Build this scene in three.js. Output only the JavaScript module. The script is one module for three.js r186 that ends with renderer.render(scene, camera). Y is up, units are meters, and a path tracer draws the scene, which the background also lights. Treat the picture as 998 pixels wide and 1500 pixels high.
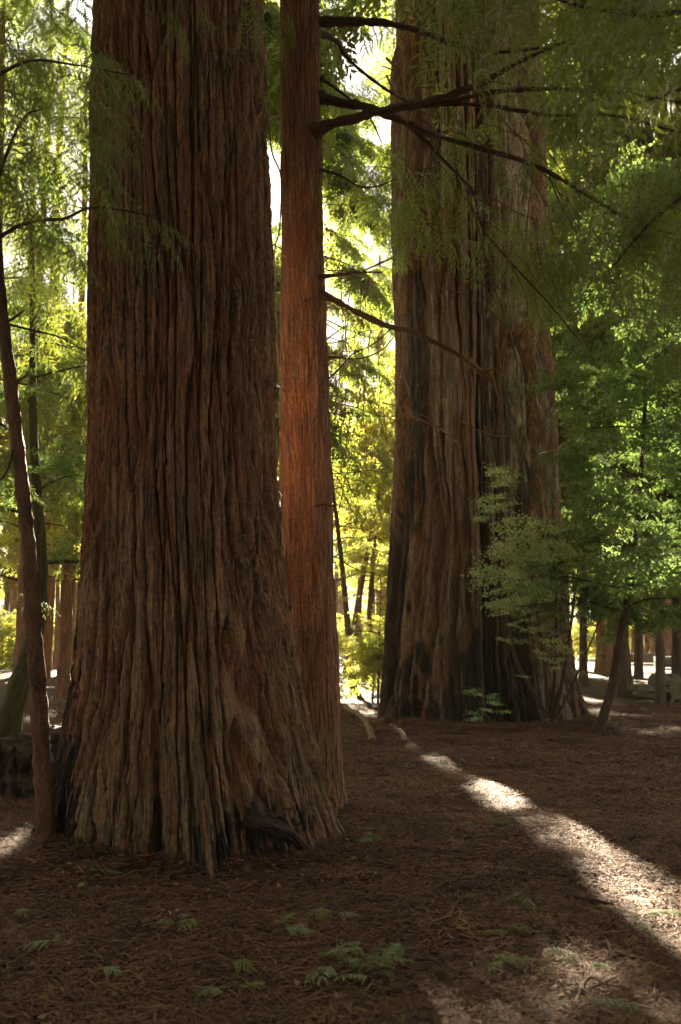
import * as THREE from 'three';
import { mergeGeometries } from 'three/addons/utils/BufferGeometryUtils.js';
import { createNoise2D, createNoise3D } from 'simplex-noise';

// ---------------------------------------------------------------- camera, sky, sun, exposure
const R2D = Math.PI / 180;
const scene = new THREE.Scene();
const EYE = 1.6, FOV = 54.4, PITCH = 7.2 * R2D;
const camera = new THREE.PerspectiveCamera(FOV, 998 / 1500, 0.1, 900);
camera.position.set(0, EYE, 0);
camera.rotation.set(PITCH, 0, 0);
camera.focus = 8.6;
camera.userData.fStop = 2.8;
scene.add(camera);

const SKY = 0.115;
const SUN_AZ = -5.3 * R2D, SUN_EL = 28 * R2D;
const S = new THREE.Vector3(Math.sin(SUN_AZ) * Math.cos(SUN_EL), Math.sin(SUN_EL), -Math.cos(SUN_AZ) * Math.cos(SUN_EL));
// hazy pale sky: brighter towards the horizon and round the sun
{
  const w = 512, h = 256, a = new Float32Array(w * h * 4), D = new THREE.Vector3();
  for (let j = 0, k = 0; j < h; j++) for (let i = 0; i < w; i++, k += 4) {
    const el = ((j + 0.5) / h - 0.5) * Math.PI, az = ((i + 0.5) / w - 0.5) * 2 * Math.PI;
    D.set(Math.cos(el) * Math.cos(az), Math.sin(el), Math.cos(el) * Math.sin(az));
    const up = Math.max(0, D.y), t = Math.pow(1 - up, 2.2), ang = Math.acos(Math.min(1, Math.max(-1, D.dot(S)))) / R2D, glow = 0.5 * Math.exp(-ang / 14) + 0.25 * Math.exp(-ang / 45);
    a[k] = SKY * ((0.285 + 0.25 * t) + glow * 1.0); a[k + 1] = SKY * ((0.29 + 0.22 * t) + glow * 0.92); a[k + 2] = SKY * ((0.31 + 0.12 * t) + glow * 0.74); a[k + 3] = 1;
  }
  const sky = new THREE.DataTexture(a, w, h, THREE.RGBAFormat, THREE.FloatType);
  sky.mapping = THREE.EquirectangularReflectionMapping; sky.magFilter = THREE.LinearFilter; sky.minFilter = THREE.LinearFilter; sky.needsUpdate = true;
  scene.background = sky; scene.environment = sky;
}
const sun = new THREE.DirectionalLight(new THREE.Color(1.0, 0.85, 0.62), 5.0);
sun.position.copy(S).multiplyScalar(120).add(new THREE.Vector3(0, 0, -10));
sun.target.position.set(0, 0, -10);
sun.castShadow = true;
Object.assign(sun.shadow.camera, { left: -50, right: 50, top: 50, bottom: -50, near: 1, far: 300 });
sun.shadow.mapSize.set(4096, 4096);
scene.add(sun, sun.target);
const renderer = new THREE.WebGLRenderer({ antialias: true });
renderer.toneMapping = THREE.LinearToneMapping;
renderer.toneMappingExposure = 19;
renderer.shadowMap.enabled = true;

// ---------------------------------------------------------------- helpers
function rng(seed) {
  let a = seed >>> 0;
  return () => { a = (a + 0x6d2b79f5) | 0; let t = Math.imul(a ^ (a >>> 15), 1 | a); t = (t + Math.imul(t ^ (t >>> 7), 61 | t)) ^ t; return ((t ^ (t >>> 14)) >>> 0) / 4294967296; };
}
const n2 = createNoise2D(rng(11)), n3 = createNoise3D(rng(12));
const clamp = (x, a, b) => Math.min(b, Math.max(a, x));
const lerp = (a, b, t) => a + (b - a) * t;
const sstep = (a, b, x) => { const t = clamp((x - a) / (b - a), 0, 1); return t * t * (3 - 2 * t); };
const V = (x, y, z) => new THREE.Vector3(x, y, z);
const F = 750 / Math.tan(FOV / 2 * R2D), CP = Math.cos(PITCH), SP = Math.sin(PITCH);
// a point of the photograph at a distance (metres in front of the camera), as a place in the wood
function at(px, py, d) {
  const X = (px - 499) / F, Y = (750 - py) / F;
  const y = Y * CP + SP, z = Y * SP - CP, k = d / -z;
  return V(X * k, EYE + y * k, -d);
}
function groundH(x, z) {
  const d = -z;
  let h = 0.05 * n2(x * 0.35, z * 0.35) + 0.022 * n2(x * 1.3 + 7, z * 1.3);
  h += 0.011 * Math.max(0, d - 24) * (1 + 0.3 * n2(x * 0.03, z * 0.03));
  h += 0.10 * Math.exp(-((x + 1.2) ** 2 + (z + 8) ** 2) / 2.2);
  h += 0.12 * Math.exp(-((x - 2.4) ** 2 + (z + 18.6) ** 2) / 7);
  if (d < 4) h *= 1;
  return h;
}
function onGround(px, py) {
  let d = 4;
  for (let k = 0; k < 4000; k++) { const p = at(px, py, d); if (p.y <= groundH(p.x, p.z)) { p.y = groundH(p.x, p.z); return p; } d *= 1.002; }
  return at(px, py, d);
}
const taken = {};
function numbered(n) { const k = taken[n] = (taken[n] ?? -1) + 1; return k ? `${n}_${String(k).padStart(3, '0')}` : n; }
function tag(o, label, category, group, kind) {
  if (label) o.userData.label = label;
  if (category) o.userData.category = category;
  if (group) o.userData.group = group;
  if (kind) o.userData.kind = kind;
  return o;
}
function thing(name, label, category, group, pos) {
  const o = new THREE.Group(); o.name = numbered(name); scene.add(o);
  if (pos) o.position.copy(pos);
  return tag(o, label, category, group);
}
function shadows(m) { m.castShadow = true; m.receiveShadow = true; return m; }
function part(name, geo, mat, parent, kind) {
  const m = shadows(new THREE.Mesh(geo, mat)); m.name = name; parent.add(m);
  if (kind) m.userData.kind = kind;
  return m;
}

// ---------------------------------------------------------------- textures
function dataTex(w, h, fn, srgb, rx = 1, ry = 1) {
  const a = new Uint8Array(w * h * 4);
  for (let j = 0, k = 0; j < h; j++) for (let i = 0; i < w; i++, k += 4) {
    const c = fn(i / w, j / h);
    a[k] = clamp(c[0], 0, 1) * 255; a[k + 1] = clamp(c[1], 0, 1) * 255; a[k + 2] = clamp(c[2], 0, 1) * 255; a[k + 3] = 255;
  }
  const t = new THREE.DataTexture(a, w, h);
  t.wrapS = t.wrapT = THREE.RepeatWrapping; t.magFilter = THREE.LinearFilter; t.minFilter = THREE.LinearMipmapLinearFilter;
  if (srgb) t.colorSpace = THREE.SRGBColorSpace;
  t.repeat.set(rx, ry); t.needsUpdate = true;
  return t;
}
// noise that tiles over the unit square, fx and fy periods across
const TAU = Math.PI * 2;
const n4a = createNoise3D(rng(21)), n4b = createNoise3D(rng(22));
function tile(u, v, fx, fy, o = 0) {
  const ax = Math.cos(u * TAU) * fx / TAU, az = Math.sin(u * TAU) * fx / TAU;
  const w = sstep(0, 1, v);
  return n4a(ax + o, v * fy, az - o) * (1 - w) + n4a(ax + o, (v - 1) * fy, az - o) * w;
}
const fibreCol = dataTex(512, 1024, (u, v) => {
  const a = tile(u, v, 10, 2.2, 3), b = tile(u, v, 60, 5, 9), c = tile(u, v, 150, 12, 17), e = tile(u, v, 26, 40, 31);
  const k = 0.66 + 0.10 * a + 0.17 * b + 0.14 * c + 0.09 * e, g = 0.5 + 0.5 * tile(u, v, 18, 3, 41);
  return [k * lerp(1.0, 0.95, g), k * lerp(0.83, 0.93, g), k * lerp(0.74, 0.88, g)];
}, true);
const fibreBump = dataTex(512, 1024, (u, v) => {
  const b = tile(u, v, 70, 5, 9), c = tile(u, v, 170, 12, 17), e = tile(u, v, 40, 50, 31), f = Math.abs(tile(u, v, 34, 4, 51));
  const k = 0.45 + 0.22 * b + 0.18 * c + 0.14 * e + 0.2 * Math.min(0.5, f);
  return [k, k, k];
}, false);
function litterCanvas(size, count, seed, pal, grey) {
  const cv = document.createElement('canvas'); cv.width = cv.height = size;
  const g = cv.getContext('2d'), r = rng(seed);
  g.fillStyle = grey ? '#303030' : pal[0]; g.fillRect(0, 0, size, size);
  for (let i = 0; i < count; i++) {
    const x = r() * size, y = r() * size, a = r() * TAU, L = size * (0.004 + 0.022 * r() * r()), w = size * (0.0006 + 0.0016 * r()), k = r(), p = pal[1 + Math.floor(r() * (pal.length - 1))], bend = (r() - 0.5) * L * 0.5;
    g.lineWidth = w;
    g.strokeStyle = grey ? `rgb(${Math.floor(60 + 190 * (i / count) * (0.5 + k / 2))},0,0)`.replace(/rgb\((\d+),0,0\)/, 'rgb($1,$1,$1)') : p;
    for (const ox of [-size, 0, size]) for (const oy of [-size, 0, size]) {
      if (x + ox < -60 || x + ox > size + 60 || y + oy < -60 || y + oy > size + 60) continue;
      g.beginPath(); g.moveTo(x + ox - Math.cos(a) * L, y + oy - Math.sin(a) * L);
      g.quadraticCurveTo(x + ox - Math.sin(a) * bend, y + oy + Math.cos(a) * bend, x + ox + Math.cos(a) * L, y + oy + Math.sin(a) * L); g.stroke();
    }
  }
  const t = new THREE.CanvasTexture(cv); t.wrapS = t.wrapT = THREE.RepeatWrapping;
  if (!grey) t.colorSpace = THREE.SRGBColorSpace;
  return t;
}
const LIT_PAL = ['#3a261c', '#5c3a29', '#6b442f', '#4b2f22', '#3c261b', '#7a5038', '#876049', '#55382a', '#684634', '#2f1e17'];
const litterMap = litterCanvas(1536, 26000, 5, LIT_PAL, false), litterBump = litterCanvas(1536, 26000, 5, LIT_PAL, true);
for (const t of [litterMap, litterBump]) t.repeat.set(1 / 2.6, 1 / 2.6);

// ---------------------------------------------------------------- materials
const lin = (r, g, b) => new THREE.Color().setRGB(r, g, b);
const M = {};
M.bark = new THREE.MeshStandardMaterial({ color: lin(1, 1, 1), map: fibreCol, bumpMap: fibreBump, bumpScale: 0.02, roughness: 0.93, vertexColors: true });
M.limb = new THREE.MeshStandardMaterial({ color: lin(0.13, 0.085, 0.06), map: fibreCol, bumpMap: fibreBump, bumpScale: 0.006, roughness: 0.9 });
M.twig = new THREE.MeshStandardMaterial({ color: lin(0.09, 0.06, 0.042), roughness: 0.9 });
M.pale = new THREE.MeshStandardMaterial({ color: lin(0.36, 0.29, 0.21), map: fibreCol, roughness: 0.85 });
M.moss = new THREE.MeshStandardMaterial({ color: lin(0.12, 0.14, 0.05), map: fibreCol, bumpMap: fibreBump, bumpScale: 0.01, roughness: 1 });
M.tip = new THREE.MeshStandardMaterial({ color: lin(0.34, 0.27, 0.13), map: fibreCol, bumpMap: fibreBump, bumpScale: 0.01, roughness: 0.95 });  // light tan stands in for sun on the broken branch end
M.grey = new THREE.MeshStandardMaterial({ color: lin(0.2, 0.18, 0.15), map: fibreCol, bumpMap: fibreBump, bumpScale: 0.01, roughness: 0.95 });
const leaf = (r, g, b, t = 0.45) => new THREE.MeshPhysicalMaterial({ color: lin(r, g, b), roughness: 1, transmission: t, thickness: 0, ior: 1.35, side: THREE.DoubleSide });
M.needle = leaf(0.14, 0.185, 0.026, 0.58);
M.needleDark = M.needle;
M.needleFar = M.needle;
M.broad = leaf(0.32, 0.34, 0.05, 0.6);
M.broadFar = M.broad;
M.bay = leaf(0.13, 0.21, 0.045, 0.45);
M.shrub = leaf(0.36, 0.47, 0.17, 0.35);
for (const k of ['needle', 'broad', 'shrub']) { M[k].clearcoat = 0.35; M[k].clearcoatRoughness = 0.45; }

// ---------------------------------------------------------------- geometry builders
function geoFrom(pos, idx, uv, col) {
  const g = new THREE.BufferGeometry();
  g.setAttribute('position', new THREE.Float32BufferAttribute(pos, 3));
  if (uv) g.setAttribute('uv', new THREE.Float32BufferAttribute(uv, 2));
  if (col) g.setAttribute('color', new THREE.Float32BufferAttribute(col, 3));
  g.setIndex(idx); g.computeVertexNormals();
  return g;
}
// tapered round limb along points [Vector3], radii from r0 to r1 (or a function of t)
function limb(pts, r0, r1, radial = 6, seg = 0, rough = 0, seed = 1) {
  const curve = new THREE.CatmullRomCurve3(pts, false, 'centripetal');
  const L = curve.getLength(); seg = seg || Math.max(3, pts.length * 3);
  const pos = [], uv = [], idx = [];
  let up = V(0, 1, 0);
  for (let i = 0; i <= seg; i++) {
    const t = i / seg, p = curve.getPoint(t), T = curve.getTangent(t);
    if (Math.abs(T.dot(up)) > 0.95) up = V(1, 0, 0.2);
    const B = T.clone().cross(up).normalize(), N = B.clone().cross(T).normalize(); up = N;
    const r = typeof r0 === 'function' ? r0(t) : lerp(r0, r1, t);
    for (let j = 0; j <= radial; j++) {
      const a = j / radial * TAU, c = Math.cos(a), s = Math.sin(a);
      const rr = r * (1 + (rough ? rough * n3(c * 1.5 + seed * 9.1, s * 1.5, t * L * 3.2) : 0));
      pos.push(p.x + (N.x * c + B.x * s) * rr, p.y + (N.y * c + B.y * s) * rr, p.z + (N.z * c + B.z * s) * rr);
      uv.push(j / radial * Math.max(0.25, r * TAU), t * L * 0.5);
    }
  }
  const w = radial + 1;
  for (let i = 0; i < seg; i++) for (let j = 0; j < radial; j++) {
    const a = i * w + j, b = a + 1, c = a + w, d = c + 1;
    idx.push(a, c, b, b, c, d);
  }
  const e = pos.length / 3, p1 = curve.getPoint(1); pos.push(p1.x, p1.y, p1.z); uv.push(0, 0);
  for (let j = 0; j < radial; j++) idx.push(seg * w + j, e, seg * w + j + 1);
  return geoFrom(pos, idx, uv);
}
// bark relief: a braided net of long plates; s in metres round the trunk (period P), y in metres up
function barkField(P, cw, ch, seed) {
  const nc = Math.max(4, Math.round(P / cw)), W = P / nc;
  const h = (i, j, k) => { let x = Math.imul(((i % nc) + nc) % nc + 1, 374761393) ^ Math.imul(j + 4096, 668265263) ^ Math.imul(k + seed * 31, 2246822519); x = Math.imul(x ^ (x >>> 13), 1274126177); return ((x ^ (x >>> 16)) >>> 0) / 4294967296; };
  return (s, y) => {
    const u = s / W, i0 = Math.floor(u); let f1 = 9, f2 = 9, id = 0, id2 = 0;
    for (let i = i0 - 2; i <= i0 + 2; i++) {
      const v = y / ch + h(i, 0, 7) * 3, j0 = Math.floor(v);
      for (let j = j0 - 1; j <= j0 + 1; j++) {
        const dx = u - (i + 0.15 + 0.7 * h(i, j, 1)), dy = v - (j + 0.1 + 0.8 * h(i, j, 2));
        const D = Math.sqrt(dx * dx + dy * dy * 0.8);
        if (D < f1) { f2 = f1; id2 = id; f1 = D; id = h(i, j, 3); } else if (D < f2) { f2 = D; id2 = h(i, j, 3); }
      }
    }
    return [f2 - f1, id, id2];
  };
}
// tree trunk: prof(y) -> {x, z, r}; relief(theta, y, r) -> [dr, colour]
function trunkGeo(ys, N, prof, relief, thetas) {
  const M_ = ys.length, pos = new Float32Array(M_ * (N + 1) * 3), uv = new Float32Array(M_ * (N + 1) * 2), col = new Float32Array(M_ * (N + 1) * 3);
  let k = 0;
  for (let i = 0; i < M_; i++) {
    const y = ys[i], p = prof(y);
    for (let j = 0; j <= N; j++, k++) {
      const th = thetas ? thetas(j / N) : (j / N * 2 - 1) * Math.PI;
      const [dr, c, base] = relief(th, y, p);
      const r = (base ?? p.r) + dr;
      pos[k * 3] = p.x + Math.sin(th) * r; pos[k * 3 + 1] = y; pos[k * 3 + 2] = p.z + Math.cos(th) * r;
      uv[k * 2] = th * p.R0 / 1.0; uv[k * 2 + 1] = y / 2.0;
      col[k * 3] = c[0]; col[k * 3 + 1] = c[1]; col[k * 3 + 2] = c[2];
    }
  }
  const idx = new Uint32Array((M_ - 1) * N * 6); let q = 0;
  for (let i = 0; i < M_ - 1; i++) for (let j = 0; j < N; j++) {
    const a = i * (N + 1) + j, b = a + 1, c = a + N + 1, d = c + 1;
    idx[q++] = a; idx[q++] = b; idx[q++] = c; idx[q++] = b; idx[q++] = d; idx[q++] = c;
  }
  const g = new THREE.BufferGeometry();
  g.setAttribute('position', new THREE.BufferAttribute(pos, 3)); g.setAttribute('uv', new THREE.BufferAttribute(uv, 2)); g.setAttribute('color', new THREE.BufferAttribute(col, 3));
  g.setIndex(new THREE.BufferAttribute(idx, 1)); g.computeVertexNormals();
  return g;
}
// rows [py, left px, right px] seen at an axis distance -> profile of y
function profile(rows, d, R0, yTop, topR) {
  const k = rows.map(([py, l, r]) => {
    const c = at((l + r) / 2, py, d), a = at(l, py, d), b = at(r, py, d);
    return { y: c.y, x: c.x, r: (b.x - a.x) / 2 };
  }).sort((a, b) => a.y - b.y);
  return (y) => {
    let x, r;
    if (y <= k[0].y) { x = k[0].x; r = k[0].r + (k[0].y - y) * 0.25; }
    else if (y >= k[k.length - 1].y) { const e = k[k.length - 1]; x = e.x; r = lerp(e.r, topR, clamp((y - e.y) / (yTop - e.y), 0, 1)); }
    else { let i = 0; while (k[i + 1].y < y) i++; const t = (y - k[i].y) / (k[i + 1].y - k[i].y); x = lerp(k[i].x, k[i + 1].x, t); r = lerp(k[i].r, k[i + 1].r, t); }
    return { x, z: -d, r, R0 };
  };
}
function rowsY(y0, y1, step, yTop, stepTop) {
  const o = []; for (let y = y0; y < y1; y += step) o.push(y);
  for (let y = y1, s = step; y < yTop; s = Math.min(stepTop, s * 1.12), y += s) o.push(y);
  return o;
}
const mixc = (a, b, t) => [lerp(a[0], b[0], t), lerp(a[1], b[1], t), lerp(a[2], b[2], t)];
const RED = [0.42, 0.25, 0.165], GREYB = [0.50, 0.385, 0.295], OLIVE = [0.37, 0.32, 0.20], CHAR_AND_SHADE = [0.022, 0.021, 0.021], LICH = [0.80, 0.79, 0.76], RUST = [0.48, 0.24, 0.125];  // the black serves real char and painted shade

// ---------------------------------------------------------------- foliage templates
class Soup {
  constructor() { this.p = []; this.n = []; }
  tri(a, b, c) { this.p.push(a.x, a.y, a.z, b.x, b.y, b.z, c.x, c.y, c.z); }
  add(o, m) { const v = V(0, 0, 0); for (let i = 0; i < o.p.length; i += 3) { v.set(o.p[i], o.p[i + 1], o.p[i + 2]).applyMatrix4(m); this.p.push(v.x, v.y, v.z); } }
  geo() { const g = new THREE.BufferGeometry(); g.setAttribute('position', new THREE.Float32BufferAttribute(this.p, 3)); g.computeVertexNormals(); return g; }
}
const mat4 = (p, rx, ry, rz, s) => new THREE.Matrix4().compose(p, new THREE.Quaternion().setFromEuler(new THREE.Euler(rx, ry, rz, 'YZX')), V(s, s, s));
// one feathered shoot along +x: paired flat needles on a thin stem
function shoot(L, w, pairs, r, droop = 0.25) {
  const s = new Soup(), step = L / pairs;
  const y = (x) => -droop * x * x / L;
  for (let i = 0; i < pairs; i++) {
    const x = i * step, e = Math.sin(Math.PI * (0.14 + 0.80 * (i + 0.5) / pairs)), adv = step * 1.5;
    for (const q of [-1, 1]) {
      const ww = w * e * (0.85 + 0.3 * r());
      s.tri(V(x, y(x), 0), V(x + step * 0.95, y(x + step * 0.95), 0), V(x + adv, y(x + adv) + 0.1 * ww, q * ww));
    }
  }
  s.tri(V(0, 0.0, -w * 0.07), V(0, 0, w * 0.07), V(L, y(L), 0));
  return s;
}
// spray: a twig with shoots on both sides
function spray(r, L = 0.34, n = 8) {
  const s = new Soup();
  for (let i = 0; i < n; i++) {
    const t = (i + 0.6) / n, x = t * L, q = i % 2 ? 1 : -1, l = (0.16 - 0.055 * t) * (0.75 + 0.5 * r());
    s.add(shoot(l, 0.023, 9, r, 0.5), mat4(V(x, -0.25 * x * x / L, 0), (r() - 0.5) * 0.9, -q * (0.75 + 0.25 * r()), (r() - 0.6) * 0.4, 1));
  }
  s.add(shoot(0.15, 0.023, 9, r), mat4(V(L, -0.25 * L, 0), 0, 0, -0.3, 1));
  const a = V(0, 0, -0.0025), b = V(0, 0, 0.0025), c = V(L, -0.25 * L, 0), d = V(0, 0.003, 0);
  s.tri(a, b, c); s.tri(a, d, c);
  return s;
}
// bough: a drooping branchlet about 1.2 m long that carries sprays
function bough(seed, n = 11, hang = 0.5) {
  const r = rng(seed), s = new Soup(), L = 1.15;
  const Y = (x) => 0.06 * x - hang * 0.42 * x * x;
  for (let i = 0; i < n; i++) {
    const t = 0.12 + 0.88 * (i + r() * 0.6) / n, x = t * L, q = i % 2 ? 1 : -1;
    s.add(spray(r, 0.26 + 0.18 * r(), 6 + Math.floor(r() * 3)), mat4(V(x, Y(x), 0), (r() - 0.5) * 0.7, -q * (0.55 + 0.5 * r()), -0.15 - hang * 0.6 * r() - 0.2 * r(), 1.15 - 0.4 * t));
  }
  for (let k = 0; k < 8; k++) { const x0 = k / 8 * L, x1 = (k + 1) / 8 * L, h = 0.005 * (1 - k / 9); s.tri(V(x0, Y(x0), -h), V(x0, Y(x0), h), V(x1, Y(x1), 0)); s.tri(V(x0, Y(x0) - h, 0), V(x0, Y(x0) + h, 0), V(x1, Y(x1), 0)); }
  return s.geo();
}
// clump of broad leaves about 0.8 m across
function leafClump(seed, n = 70, size = 0.075, spread = 0.4, flat = 0.6) {
  const r = rng(seed), s = new Soup(), tw = 7;
  for (let k = 0; k < tw; k++) {
    const az = k / tw * TAU + r(), el = (r() - 0.45) * 0.9, len = spread * (0.6 + 0.6 * r());
    const D = V(Math.cos(az) * Math.cos(el), Math.sin(el) * flat, Math.sin(az) * Math.cos(el));
    for (let i = 0; i < n / tw; i++) {
      const t = 0.2 + 0.8 * r(), p = D.clone().multiplyScalar(len * t).add(V((r() - 0.5) * 0.16, (r() - 0.5) * 0.12, (r() - 0.5) * 0.16)), z = size * (0.7 + 0.6 * r()), l = new Soup();
      const m1 = V(z * 0.45, 0.06 * z, 0), tip = V(z, -0.12 * z, 0);
      l.tri(V(0, 0, 0), m1, V(z * 0.42, 0.0, z * 0.24)); l.tri(m1, tip, V(z * 0.42, 0.0, z * 0.24));
      l.tri(V(0, 0, 0), V(z * 0.42, 0.0, -z * 0.24), m1); l.tri(m1, V(z * 0.42, 0.0, -z * 0.24), tip);
      s.add(l, mat4(p, (r() - 0.5) * 1.6, az + (r() - 0.5) * 2.6, -0.2 - 0.7 * r(), 1));
    }
    s.tri(V(0, 0.004, 0), V(0, -0.004, 0), D.clone().multiplyScalar(len));
  }
  return s.geo();
}
// the same branchlet for trees farther off: each shoot one pointed blade
function farBough(seed, n = 18, hang = 0.6) {
  const r = rng(seed), s = new Soup(), L = 1.15, Y = (x) => 0.06 * x - hang * 0.42 * x * x;
  for (let i = 0; i < n; i++) {
    const t = 0.1 + 0.9 * (i + r() * 0.6) / n, x0 = t * L, q = i % 2 ? 1 : -1, sp = new Soup(), sl = 0.24 + 0.16 * r();
    for (let k = 0; k < 11; k++) {
      const u = (k + 0.5) / 11, e = k % 2 ? 1 : -1, l = (0.14 - 0.05 * u) * (0.8 + 0.5 * r()), b = new Soup();
      b.tri(V(0, 0, 0), V(l * 0.4, 0, l * 0.2), V(l, -0.03, 0)); b.tri(V(0, 0, 0), V(l, -0.03, 0), V(l * 0.4, 0, -l * 0.2));
      sp.add(b, mat4(V(u * sl, -0.25 * u * u * sl, 0), (r() - 0.5) * 0.9, -e * (0.7 + 0.4 * r()), (r() - 0.7) * 0.6, 1));
    }
    s.add(sp, mat4(V(x0, Y(x0), 0), (r() - 0.5) * 0.8, -q * (0.5 + 0.6 * r()), -0.15 - hang * 0.6 * r() - 0.2 * r(), 1.15 - 0.35 * t));
  }
  return s.geo();
}
const FARB = [farBough(35), farBough(36, 20, 1.0), farBough(37, 18, 0.35)];
const CLUMPF = [leafClump(44, 133, 0.09, 0.5), leafClump(45, 119, 0.10, 0.55), leafClump(46, 147, 0.08, 0.5)];
const BOUGH = [bough(31), bough(32, 12, 0.9), bough(33, 9, 0.3), bough(34, 11, 1.3)];
const CLUMP = [leafClump(41), leafClump(42, 84, 0.065), leafClump(43, 63, 0.085)];
const FINE = [leafClump(51, 90, 0.062, 0.34, 0.22), leafClump(52, 100, 0.055, 0.36, 0.18)];

// gaps in the canopy through which the sun reaches the ground, given where a point's shadow would fall
function shadeAt(p) { const t = p.y / S.y; return [p.x - S.x * t, -(p.z - S.z * t)]; }
const strk = (d) => 0.68 + (20 - d) * Math.tan(-SUN_AZ);
function inGap(p, r) {
  const [gx, gd] = shadeAt(p);
  const o = gx - strk(gd);
  if (gd > 2 && gd < 22 && o > -0.1 && o < 0.3) return true;
  if (gd >= 22 && gd < 46 && o > -1.2 && o < 0.8) return true;
  if (gd > -1.6 && gd < 3.4 && gx > -2.0 && gx < 1.3) return true;
  if (gd > 13 && gd < 32 && gx > -8 && gx < -2.2) return r() < 0.3;
  // openings high up that let the sun onto the understorey round the clearing
  if (p.y > 11 && p.z < (p.x < -3 ? -25 : -31)) {
    if (gd > -15 && gd <= 4 && gx > -17 && gx < -3.4) return r() < 0.85;
    if (gd > -30 && gd < -9 && gx > 0.9 && gx < 5) return r() < 0.93;
    if (gd > 4 && gd < 36 && gx > -19 && gx < -3.6) return r() < 0.93;
    if (gd > 15 && gd < 70 && gx > -2 && gx < 4) return r() < 0.93;
    if (gd > 33 && gd < 70 && gx > 5.5 && gx < 22) return r() < 0.85;
  }
  return false;
}
function clear(b, base, r) {
  const q = base ? b.p.clone().add(base) : b.p, L = b.s * 1.1, D = V(Math.cos(b.az) * Math.cos(b.pitch), Math.sin(b.pitch) - 0.25, -Math.sin(b.az) * Math.cos(b.pitch));
  return !inGap(q, r) && !inGap(q.clone().addScaledVector(D, L * 0.5), r) && !inGap(q.clone().addScaledVector(D, L), r);
}
// foliage as one part of its tree: list of {p, az, pitch, s, v}
function crown(parent, list, geos, mat, seed, name = 'crown') {
  const r = rng(seed), by = geos.map(() => []);
  for (const b of list) by[Math.floor(r() * geos.length)].push(b);
  const e = new THREE.Euler(), q = new THREE.Quaternion(), m = new THREE.Matrix4(), c = new THREE.Color();
  by.forEach((l, gi) => {
    if (!l.length) return;
    const im = shadows(new THREE.InstancedMesh(geos[gi], mat, l.length)); im.name = name; im.userData.kind = 'stuff';
    l.forEach((b, i) => {
      e.set(b.roll ?? (r() - 0.5) * 0.8, b.az, b.pitch, 'YZX'); q.setFromEuler(e);
      m.compose(b.p, q, V(b.s, b.s * (0.85 + 0.3 * r()), b.s * (0.85 + 0.3 * r()))); im.setMatrixAt(i, m);
      const k = 0.72 + 0.56 * r(), w = 0.88 + 0.3 * r(); c.setRGB(k * w, k, k * (0.85 + 0.3 * r())); im.setColorAt(i, c);
    });
    parent.add(im);
  });
}

// ---------------------------------------------------------------- the ground
{
  const xs = [], zs = [];
  const grid = (a, b, n) => { for (let i = 0; i < n; i++) a.push(b(i / n)); };
  grid(xs, (t) => -160 + 154 * Math.pow(t, 0.35) , 60); grid(xs, (t) => -6 + 12 * t, 300); grid(xs, (t) => 6 + 154 * Math.pow(t, 2.8), 60); xs.push(160);
  grid(zs, (t) => 60 - 58 * Math.pow(t, 0.5), 30); grid(zs, (t) => 2 - 22 * t, 440); grid(zs, (t) => -20 - 220 * Math.pow(t, 2), 120); zs.push(-240);
  const pos = [], uv = [], idx = [], w = xs.length;
  for (const z of zs) for (const x of xs) {
    const f = sstep(26, 14, -z);
    const y = groundH(x, z) + f * (0.012 * n2(x * 6, z * 6) + 0.007 * n2(x * 17, z * 17));
    pos.push(x, y, z); uv.push(x, z);
  }
  for (let j = 0; j < zs.length - 1; j++) for (let i = 0; i < w - 1; i++) { const a = j * w + i; idx.push(a, a + 1, a + w, a + 1, a + w + 1, a + w); }
  const g = geoFrom(pos, idx, uv);
  const o = part('ground', g, new THREE.MeshStandardMaterial({ color: lin(0.47, 0.37, 0.31), map: litterMap, bumpMap: litterBump, bumpScale: 0.012, roughness: 0.95 }), scene);
  o.userData.kind = 'structure'; o.userData.label = 'forest floor of reddish brown needle litter'; 
}
console.log('ground');

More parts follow.
